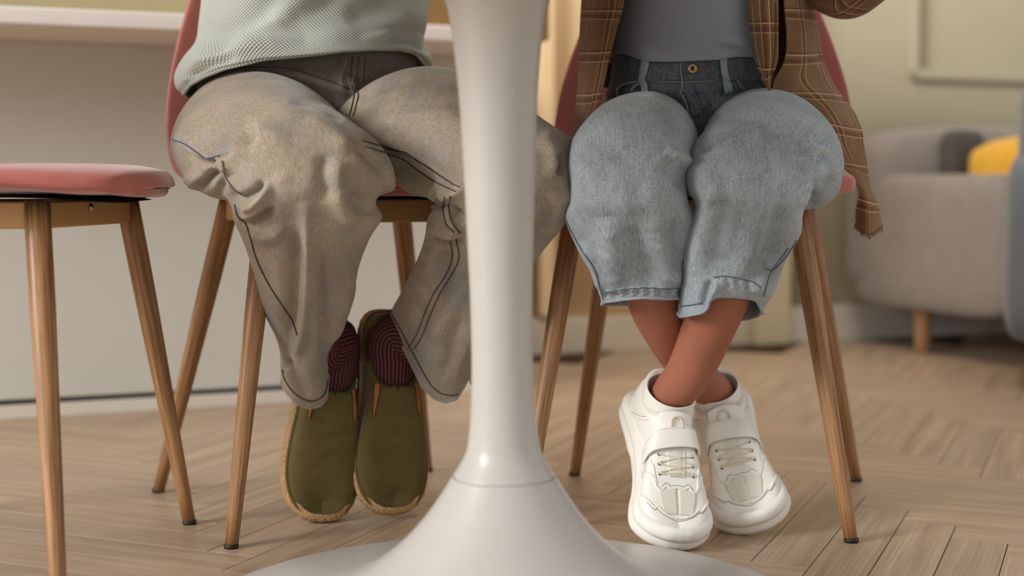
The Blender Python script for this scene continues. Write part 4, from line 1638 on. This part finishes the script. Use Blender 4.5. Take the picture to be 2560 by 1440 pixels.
GR = folds(GR, [
    ([(1440, 375), (1500, 400), (1560, 480), (1570, 560)], .004, 30),
    ([(1445, 380), (1455, 440), (1440, 520)], -.006, 16),
    ([(1660, 375), (1710, 400), (1740, 430)], .006, 14),
    ([(1650, 400), (1690, 430), (1715, 480)], -.006, 20),
    ([(1580, 560), (1600, 640), (1640, 730)], -.006, 24),
    ([(1520, 540), (1530, 640), (1545, 740)], .006, 30),
    ([(1640, 580), (1670, 650), (1690, 720)], .005, 24),
    ([(1460, 600), (1490, 670), (1510, 740)], .004, 14),
    ([(1700, 520), (1690, 620), (1690, 700)], -.005, 20),
    ([(1600, 470), (1640, 520), (1650, 600)], .003, 30),
    ([(1500, 735), (1600, 728), (1706, 724)], .0014, 6, 'e'),
] + [([(x, 728), (x + 3, 746)], .0012 * (1 if k % 2 else -1), 4, 'e') for k, x in enumerate(range(1515, 1705, 13))], True, 1.4)
GR = hem_to(GR, [(1500, 752), (1506, 756), (1560, 748), (1610, 744), (1660, 747), (1706, 745)], 10)

# ---- left leg (right in the picture)
GL = loft([
    (P(1755, 370, 1.95), P(2010, 370, 1.95), (0, -.01, .075), (0, 0, -.06), 2.0),
    (P(1750, 375, 1.87), P(2075, 385, 1.87), (0, -.015, .082), (0, 0, -.060), 2.0),
    (P(1746, 385, 1.78), P(2108, 420, 1.80), (0, -.025, .080), (0, 0, -.052), 2.0),
    (P(1738, 390, 1.72), P(2100, 458, 1.725), (0, -.04, .070), (0, .01, -.045), 2.0),
    (P(1722, 405, 1.665), P(2066, 488, 1.69), (0, -.058, .050), (0, .03, -.03)),
    (P(1712, 440, 1.64), P(2030, 492, 1.665), (0, -.070, .024), (0, .045, -.015)),
    (P(1722, 480, 1.63), P(2012, 512, 1.645), (0, -.070, .006), (0, .055, 0)),
    (P(1740, 515, 1.635), P(2004, 528, 1.64), (0, -.064, 0), (0, .055, 0)),
    (P(1718, 580, 1.65), P(1994, 580, 1.655), (0, -.060, 0), (0, .055, 0)),
    (P(1707, 650, 1.665), P(1963, 650, 1.67), (0, -.058, 0), (0, .055, 0)),
    (P(1702, 710, 1.68), P(1936, 720, 1.685), (0, -.060, .0), (0, .055, -.006)),
    (P(1698, 765, 1.69), P(1908, 765, 1.695), (0, -.062, .006), (0, .055, -.012)),
    (P(1697, 780, 1.692), P(1902, 782, 1.697), (0, -.063, .010), (0, .055, -.016)),
], 280, 280)
GL = wob(GL, .0018, 37)
GL = folds(GL, [
    ([(2055, 360), (2020, 395), (2013, 450), (2010, 520)], .009, 16),
    ([(2068, 380), (2035, 420), (2024, 500)], -.010, 12),
    ([(1990, 330), (2040, 350), (2070, 345)], -.006, 12),
    ([(2000, 370), (2030, 340), (2050, 310)], .006, 14),
    ([(1770, 360), (1830, 350), (1900, 330)], .005, 18),
    ([(1745, 380), (1790, 352), (1850, 335)], -.005, 10),
    ([(1760, 400), (1780, 480), (1760, 580), (1730, 690)], .006, 22),
    ([(1800, 400), (1815, 500), (1800, 620), (1770, 720)], -.005, 30),
    ([(1920, 380), (1910, 480), (1880, 600), (1850, 700)], .007, 26),
    ([(1960, 400), (1950, 520), (1920, 640), (1890, 720)], -.006, 22),
    ([(2005, 540), (1960, 620), (1920, 690)], .005, 16),
    ([(1860, 500), (1850, 600), (1810, 700)], -.004, 22),
    ([(2085, 440), (2040, 480), (2010, 510)], -.004, 16),
    ([(1772, 765), (1785, 730), (1800, 700)], .007, 11),
    ([(1757, 770), (1765, 735), (1775, 700)], -.006, 11),
    ([(1880, 740), (1905, 700), (1930, 640)], .006, 13),
] + [([(x, 700 + .14 * (x - 1790)), (x + 4, 718 + .14 * (x - 1790))], .0012 * (1 if k % 2 else -1), 4, 'e') for k, x in enumerate(range(1795, 1890, 12))], True, 1.4)
GL = hem_to(GL, [(1690, 792), (1720, 789), (1752, 783), (1766, 775), (1774, 752), (1782, 728), (1796, 719), (1830, 721), (1870, 733), (1890, 748), (1902, 770), (1910, 790)], 12)
# ---- pelvis
GH = loft([
    (P(1490, 460, 1.95), P(1970, 460, 1.95), (0, -.085, 0), (0, .09, 0), 2.6),
    (P(1490, 340, 1.95), P(1965, 340, 1.95), (0, -.095, 0), (0, .09, 0), 2.5),
    (P(1510, 250, 1.95), P(1945, 250, 1.95), (0, -.098, 0), (0, .085, 0), 2.4),
    (P(1528, 190, 1.95), P(1925, 190, 1.95), (0, -.099, 0), (0, .085, 0), 2.4),
    (P(1535, 110, 1.95), P(1918, 110, 1.95), (0, -.099, 0), (0, .085, 0), 2.4),
], 140, 260)
GH = wob(GH, .001, 41)
GH = folds(GH, [
    ([(1640, 232), (1700, 226), (1770, 225)], .005, 10),
    ([(1600, 240), (1680, 245), (1700, 260)], -.006, 10),
    ([(1770, 240), (1840, 232), (1900, 215)], -.006, 10),
    ([(1705, 240), (1722, 275), (1735, 300)], .004, 8, 'e'),
    ([(1560, 225), (1580, 232), (1620, 236)], .006, 9),
    ([(1620, 215), (1660, 220), (1690, 215)], .003, 8),
    ([(1790, 250), (1770, 280), (1755, 310)], -.004, 10),
])
gb = bvh_of([(GR, True), (GL, True), (GH, True)])
gj = build('jeans', [(GR, True), (GL, True)], M['blue_denim'], girl, solid=.002, offset=-1)
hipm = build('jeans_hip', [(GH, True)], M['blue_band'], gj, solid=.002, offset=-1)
hipm['label'] = 'less faded denim hip section with shade painted into its colour'
hem_roll('hem', GR, M['blue_denim'], gj, .002)
hem_roll('hem', GL, M['blue_denim'], gj, .002)
# waistband
WB = loft([
    (P(1522, 214, 1.95), P(1932, 214, 1.95), (0, -.1015, 0), (0, .087, 0), 2.4),
    (P(1526, 196, 1.95), P(1930, 196, 1.95), (0, -.1035, 0), (0, .089, 0), 2.4),
    (P(1530, 160, 1.95), P(1926, 158, 1.95), (0, -.1035, 0), (0, .089, 0), 2.4),
    (P(1534, 136, 1.95), P(1922, 134, 1.95), (0, -.1015, 0), (0, .087, 0), 2.4),
], 40, 240)
WB = folds(WB, [([(x, 160), (x + 6, 204)], .0012 * (1 if k % 2 else -1), 7, 'e') for k, x in enumerate(range(1600, 1890, 17))])
wbo = build('waistband', [(WB, True)], M['blue_band'], gj, solid=.002, offset=-1)
wbv = bvh_of([(WB, True), (GH, True)])
st_ = M['pale_stitch']
seam('waist_stitch', wbv, [(1620, 203), (1660, 204), (1702, 205), (1760, 203), (1810, 200)], st_, wbo, .0005)
strip('belt_loop', wbv, [(1617, 152), (1612, 175), (1606, 200), (1613, 216), (1610, 232)], 17, M['blue_denim'], wbo, .002, .0022)
strip('belt_loop', wbv, [(1806, 146), (1809, 175), (1815, 200), (1820, 228)], 19, M['blue_denim'], wbo, .002, .0022)
strip('fly_flap', wbv, [(1716, 216), (1728, 240), (1735, 262), (1738, 290)], 26, M['blue_band'], gj, .0015, .001)
seam('fly_edge', wbv, [(1704, 152), (1702, 178), (1706, 207), (1703, 236)], st_, gj, .0008)
seam('fly_edge', wbv, [(1706, 236), (1716, 262), (1724, 288)], st_, gj, .0008)
seam('fly_stitch', wbv, [(1766, 234), (1766, 260), (1755, 285)], M['blue_stitch'], gj, .0006)
seam('fly_stitch', wbv, [(1724, 268), (1745, 270), (1762, 262)], st_, gj, .0005)
seam('pocket_edge', wbv, [(1842, 200), (1850, 215), (1862, 222)], st_, gj, .0007)
h, nrm = ray_px(wbv, 1729, 172)
nrm = toward_cam((h, nrm))
Rb = nrm.to_track_quat('Z', 'Y').to_matrix().to_4x4()
Rb.translation = h
btn = build('button', [(xf(lathe([(.0001, .0012), (.0022, .0012), (.0026, .0030), (.0040, .0044), (.0062, .0040), (.0068, .0022), (.0064, 0)], 32), Rb)[::-1], True)], M['brass'], wbo)
build('button_eye', [(xf(lathe([(.0001, .0018), (.0022, .0018), (.0026, .0010)], 20), Rb)[::-1], True)], M['pad'], btn)
seam('buttonhole', wbv, [(1744, 171), (1760, 170), (1774, 170)], M['orange_thread'], wbo, .0007)
# drawstring loop beside the belt loop
lp = []
for x, y in ((1606, 205), (1585, 207), (1562, 212), (1548, 222), (1546, 236), (1556, 246), (1572, 238), (1584, 222), (1600, 210)):
    q = ray_px(wbv, x, y)
    n_ = toward_cam(q)
    lp.append(tuple(q[0] + n_ * .0025))
build('loop_cord', [(tube_pts(cr(lp, 50), .0014, 8), True)], M['blue_denim'], wbo)
# seams on the legs
bs = M['blue_stitch']
seam('outer_seam', gb, [(1416, 550), (1436, 590), (1456, 625), (1486, 672), (1502, 725), (1510, 750)], bs, gj, .0006)
seam('hem_stitch', gb, [(1510, 731), (1560, 724), (1610, 720), (1660, 722), (1704, 721)], bs, gj, .0006)
seam('hem_stitch', gb, [(1702, 766), (1730, 762), (1755, 757)], bs, gj, .0006)
seam('hem_stitch', gb, [(1784, 694), (1810, 690), (1850, 696), (1885, 706), (1902, 720)], bs, gj, .0006)
seam('outer_seam', gb, [(1990, 600), (1965, 640), (1935, 672), (1915, 672)], bs, gj, .0006)
seam('outer_seam', gb, [(1970, 620), (1945, 655), (1922, 690), (1908, 740)], bs, gj, .0006)
seam('inner_seam', gb, [(1706, 650), (1704, 700), (1700, 760)], bs, gj, .0006)

# ---- tee
TE = loft([
    (P(1590, -560, 1.96), P(1870, -560, 1.96), (0, -.07, 0), (0, .08, 0), 2.2),
    (P(1535, -440, 1.96), P(1925, -440, 1.96), (0, -.098, 0), (0, .085, 0), 2.4),
    (P(1530, -200, 1.955), P(1930, -200, 1.955), (0, -.105, 0), (0, .085, 0), 2.4),
    (P(1532, 0, 1.95), P(1928, 0, 1.95), (0, -.109, 0), (0, .085, 0), 2.4),
    (P(1530, 90, 1.95), P(1928, 90, 1.95), (0, -.110, 0), (0, .087, 0), 2.4),
    (P(1528, 135, 1.95), P(1934, 132, 1.95), (0, -.1105, 0), (0, .089, 0), 2.4),
    (P(1527, 152, 1.95), P(1935, 146, 1.95), (0, -.1095, 0), (0, .089, 0), 2.4),
], 160, 260)
TE = folds(TE, [
    ([(1780, 118), (1830, 122), (1880, 135)], -.004, 9),
    ([(1800, 100), (1850, 108), (1885, 120)], .003, 10),
    ([(1580, 120), (1640, 135), (1720, 140)], .003, 12),
    ([(1600, 60), (1720, 90), (1840, 60)], .003, 60),
])
TE = hem_to(TE, [(1540, 128), (1575, 136), (1610, 150), (1660, 152), (1720, 150), (1790, 147), (1830, 140), (1860, 139), (1900, 141)], 10)
tee = build('tee', [(TE, True)], M['tee'], girl, solid=.002, offset=-1)
hem_roll('tee_hem', TE, M['tee'], tee, .0016)

# ---- open plaid shirt
LF = sheet([
    [(1480, -420, 1.98), (1510, -420, 1.92), (1590, -430, 1.845)],
    [(1462, -150, 1.95), (1500, -150, 1.88), (1572, -150, 1.835)],
    [(1453, 0, 1.93), (1500, 0, 1.875), (1558, 0, 1.832)],
    [(1450, 70, 1.92), (1494, 70, 1.86), (1540, 70, 1.832)],
    [(1446, 155, 1.91), (1484, 155, 1.85), (1520, 152, 1.83)],
    [(1441, 235, 1.90), (1470, 235, 1.835), (1504, 230, 1.822)],
    [(1436, 300, 1.88), (1458, 298, 1.818), (1484, 285, 1.81)],
    [(1430, 352, 1.87), (1441, 340, 1.81), (1456, 322, 1.80)],
], 170, 60)
LF = folds(LF, [
    ([(1490, 0), (1486, 120), (1474, 240), (1445, 330)], .006, 9),
    ([(1470, 60), (1462, 180), (1448, 300)], -.004, 9),
    ([(1470, 150), (1490, 200), (1470, 290)], .004, 8),
], False)
RB = sheet([
    [(1950, -430, 1.86), (1985, -420, 1.91), (2010, -400, 1.98)],
    [(1958, -150, 1.84), (2000, -150, 1.87), (2040, -150, 1.94)],
    [(1962, 0, 1.832), (2000, 0, 1.85), (2036, 0, 1.92)],
    [(1968, 80, 1.83), (2010, 85, 1.85), (2052, 95, 1.915)],
    [(1962, 150, 1.835), (2012, 150, 1.845), (2058, 145, 1.91)],
    [(1935, 205, 1.838), (2010, 200, 1.838), (2084, 205, 1.89)],
    [(1940, 236, 1.832), (2042, 240, 1.825), (2112, 245, 1.88)],
    [(1990, 262, 1.82), (2075, 275, 1.812), (2140, 284, 1.87)],
    [(2030, 300, 1.80), (2100, 318, 1.805), (2156, 327, 1.86)],
    [(2052, 350, 1.79), (2112, 362, 1.81), (2161, 368, 1.86)],
    [(2085, 400, 1.80), (2134, 408, 1.825), (2168, 413, 1.865)],
    [(2128, 435, 1.82), (2154, 445, 1.835), (2176, 462, 1.865)],
    [(2146, 480, 1.835), (2168, 488, 1.835), (2190, 496, 1.86)],
    [(2140, 525, 1.84), (2172, 535, 1.828), (2200, 535, 1.855)],
    [(2137, 568, 1.84), (2172, 588, 1.825), (2206, 568, 1.85)],
], 300, 100)
RB = wob(RB, .0012, 51, f=(14, 20), closed=False)
RB = folds(RB, [
    ([(1975, 40), (1995, 120), (2040, 210), (2100, 300), (2140, 380)], .008, 14),
    ([(2000, 60), (2040, 110), (2050, 150)], -.008, 10),
    ([(2060, 180), (2100, 250), (2130, 310)], -.005, 13),
    ([(2010, 180), (2050, 250), (2090, 300)], -.006, 14),
    ([(1940, 215), (1990, 235), (2050, 280)], -.006, 12),
    ([(2120, 340), (2145, 400), (2160, 460)], .005, 12),
    ([(2160, 470), (2165, 530), (2166, 580)], -.007, 8),
    ([(2182, 480), (2188, 530), (2190, 570)], .006, 8),
    ([(2148, 500), (2148, 550), (2146, 570)], .004, 6),
], False)
BK = sheet([
    [(2010, -400, 1.98), (1900, -420, 2.045), (1728, -420, 2.06), (1560, -420, 2.045), (1480, -420, 1.98)],
    [(2030, 0, 1.92), (1960, 20, 2.03), (1728, 20, 2.05), (1500, 20, 2.04), (1453, 0, 1.93)],
    [(2068, 215, 1.89), (1980, 220, 2.03), (1728, 220, 2.05), (1500, 220, 2.04), (1442, 225, 1.90)],
], 60, 80)


def orient(V, toward=True):
    N = gnormals(V, False)
    D = np.array([0, 0, CAMH]) - V
    if ((N * D).sum(-1).mean() > 0) != toward:
        V = V[:, ::-1].copy()
    return V


LF, RB = orient(LF), orient(RB)
psh = build('plaid_shirt', [(LF, False), (RB, False), (orient(BK, False), False)], M['plaid'], girl, solid=.002, offset=-1)
PK = orient(sheet([
    [(1850, -420, 1.852), (1890, -420, 1.845), (1930, -420, 1.848)],
    [(1862, -150, 1.838), (1905, -150, 1.828), (1942, -150, 1.832)],
    [(1869, 0, 1.832), (1908, 0, 1.822), (1946, 0, 1.826)],
    [(1875, 70, 1.832), (1912, 70, 1.820), (1946, 70, 1.825)],
    [(1884, 142, 1.830), (1916, 146, 1.819), (1945, 150, 1.823)],
    [(1905, 200, 1.827), (1918, 202, 1.820), (1930, 190, 1.822)],
    [(1921, 226, 1.822), (1924, 226, 1.820), (1926, 222, 1.822)],
], 120, 30))
build('placket', [(PK, False)], M['plaid'], psh, solid=.003, offset=-1)
pbv = bvh_of([(PK, False)])
seam('placket_stitch', pbv, [(1880, 5), (1886, 70), (1895, 140), (1910, 195)], M['pale_stitch'], psh, .0005)
seam('placket_stitch', pbv, [(1938, 5), (1939, 70), (1936, 140), (1926, 190)], M['olive_seam'], psh, .0005)
# sleeves
for pts in ([(P(1880, -470, 1.955), .058), (P(1960, -330, 1.94), .054), (P(2035, -140, 1.90), .050), (P(2105, -52, 1.865), .0500), (P(2190, -95, 1.80), .044), (P(2320, -200, 1.69), .038)],
            [(P(1575, -470, 1.955), .058), (P(1490, -350, 1.92), .05), (P(1462, -215, 1.80), .046), (P(1530, -260, 1.68), .040), (P(1600, -320, 1.56), .034)]):
    A = cr([(*p, r) for p, r in pts], 90)
    SV_ = tube_pts(A[:, :3], A[:, 3], 64, False)
    if (gnormals(SV_, True) * (SV_ - SV_.mean(1, keepdims=True))).sum() < 0:
        SV_ = SV_[:, ::-1].copy()
    SV_ = wob(SV_, .0022, 61, f=(20, 30))
    SV_ = folds(SV_, [([(2010, 0), (2060, 10), (2110, -10)], -.006, 9), ([(2080, 30), (2130, 10), (2190, -30)], .004, 9), ([(2050, 20), (2085, 20), (2120, 0)], .004, 7)])
    build('sleeve', [(SV_, True)], M['plaid'], psh, solid=.002, offset=-1)
# frayed threads at the torn tail
fr = []
for k in range(46):
    t = k / 45
    i = int(t * (RB.shape[1] - 1))
    b = Vector(RB[-1, i])
    ln = random.uniform(.002, .0065)
    q = [b + Vector((0, 0, .002)), b + Vector((random.uniform(-.001, .001), 0, -ln * .5)), b + Vector((random.uniform(-.003, .003), random.uniform(-.002, .002), -ln))]
    fr.append((tube_pts(q, .00045, 4), True))
for k in range(26):
    i = int((.76 + .24 * k / 25) * (RB.shape[0] - 1))
    e = 0 if RB[-1, 0, 0] < RB[-1, -1, 0] else -1
    b = Vector(RB[i, e])
    q = [b, b + Vector((-random.uniform(.001, .004), 0, -random.uniform(.001, .004)))]
    fr.append((tube_pts(q + [q[-1] + Vector((0, 0, -.001))], .0004, 4), True))
fo = build('frayed_edge', fr, M['plaid'], psh)
fo['kind'] = 'stuff'

# ---- sneakers and ankle socks
sneaker('white strap sneaker in front, toe touching the floor', MG1, 1)
sneaker('white strap sneaker behind, pointing right', MG2, -1)
for mm, rr in ((MG1, .0335), (MG2, .0315)):
    pts = [(mm @ Vector((0, .046, .096)), rr - .001), (mm @ Vector((0, .047, .085)), rr), (mm @ Vector((0, .050, .060)), rr)]
    A = cr([(*p, r) for p, r in pts], 24)
    build('sock', [(tube_pts(A[:, :3], A[:, 3], 40, False), True)], M['white'], girl, solid=.0015)
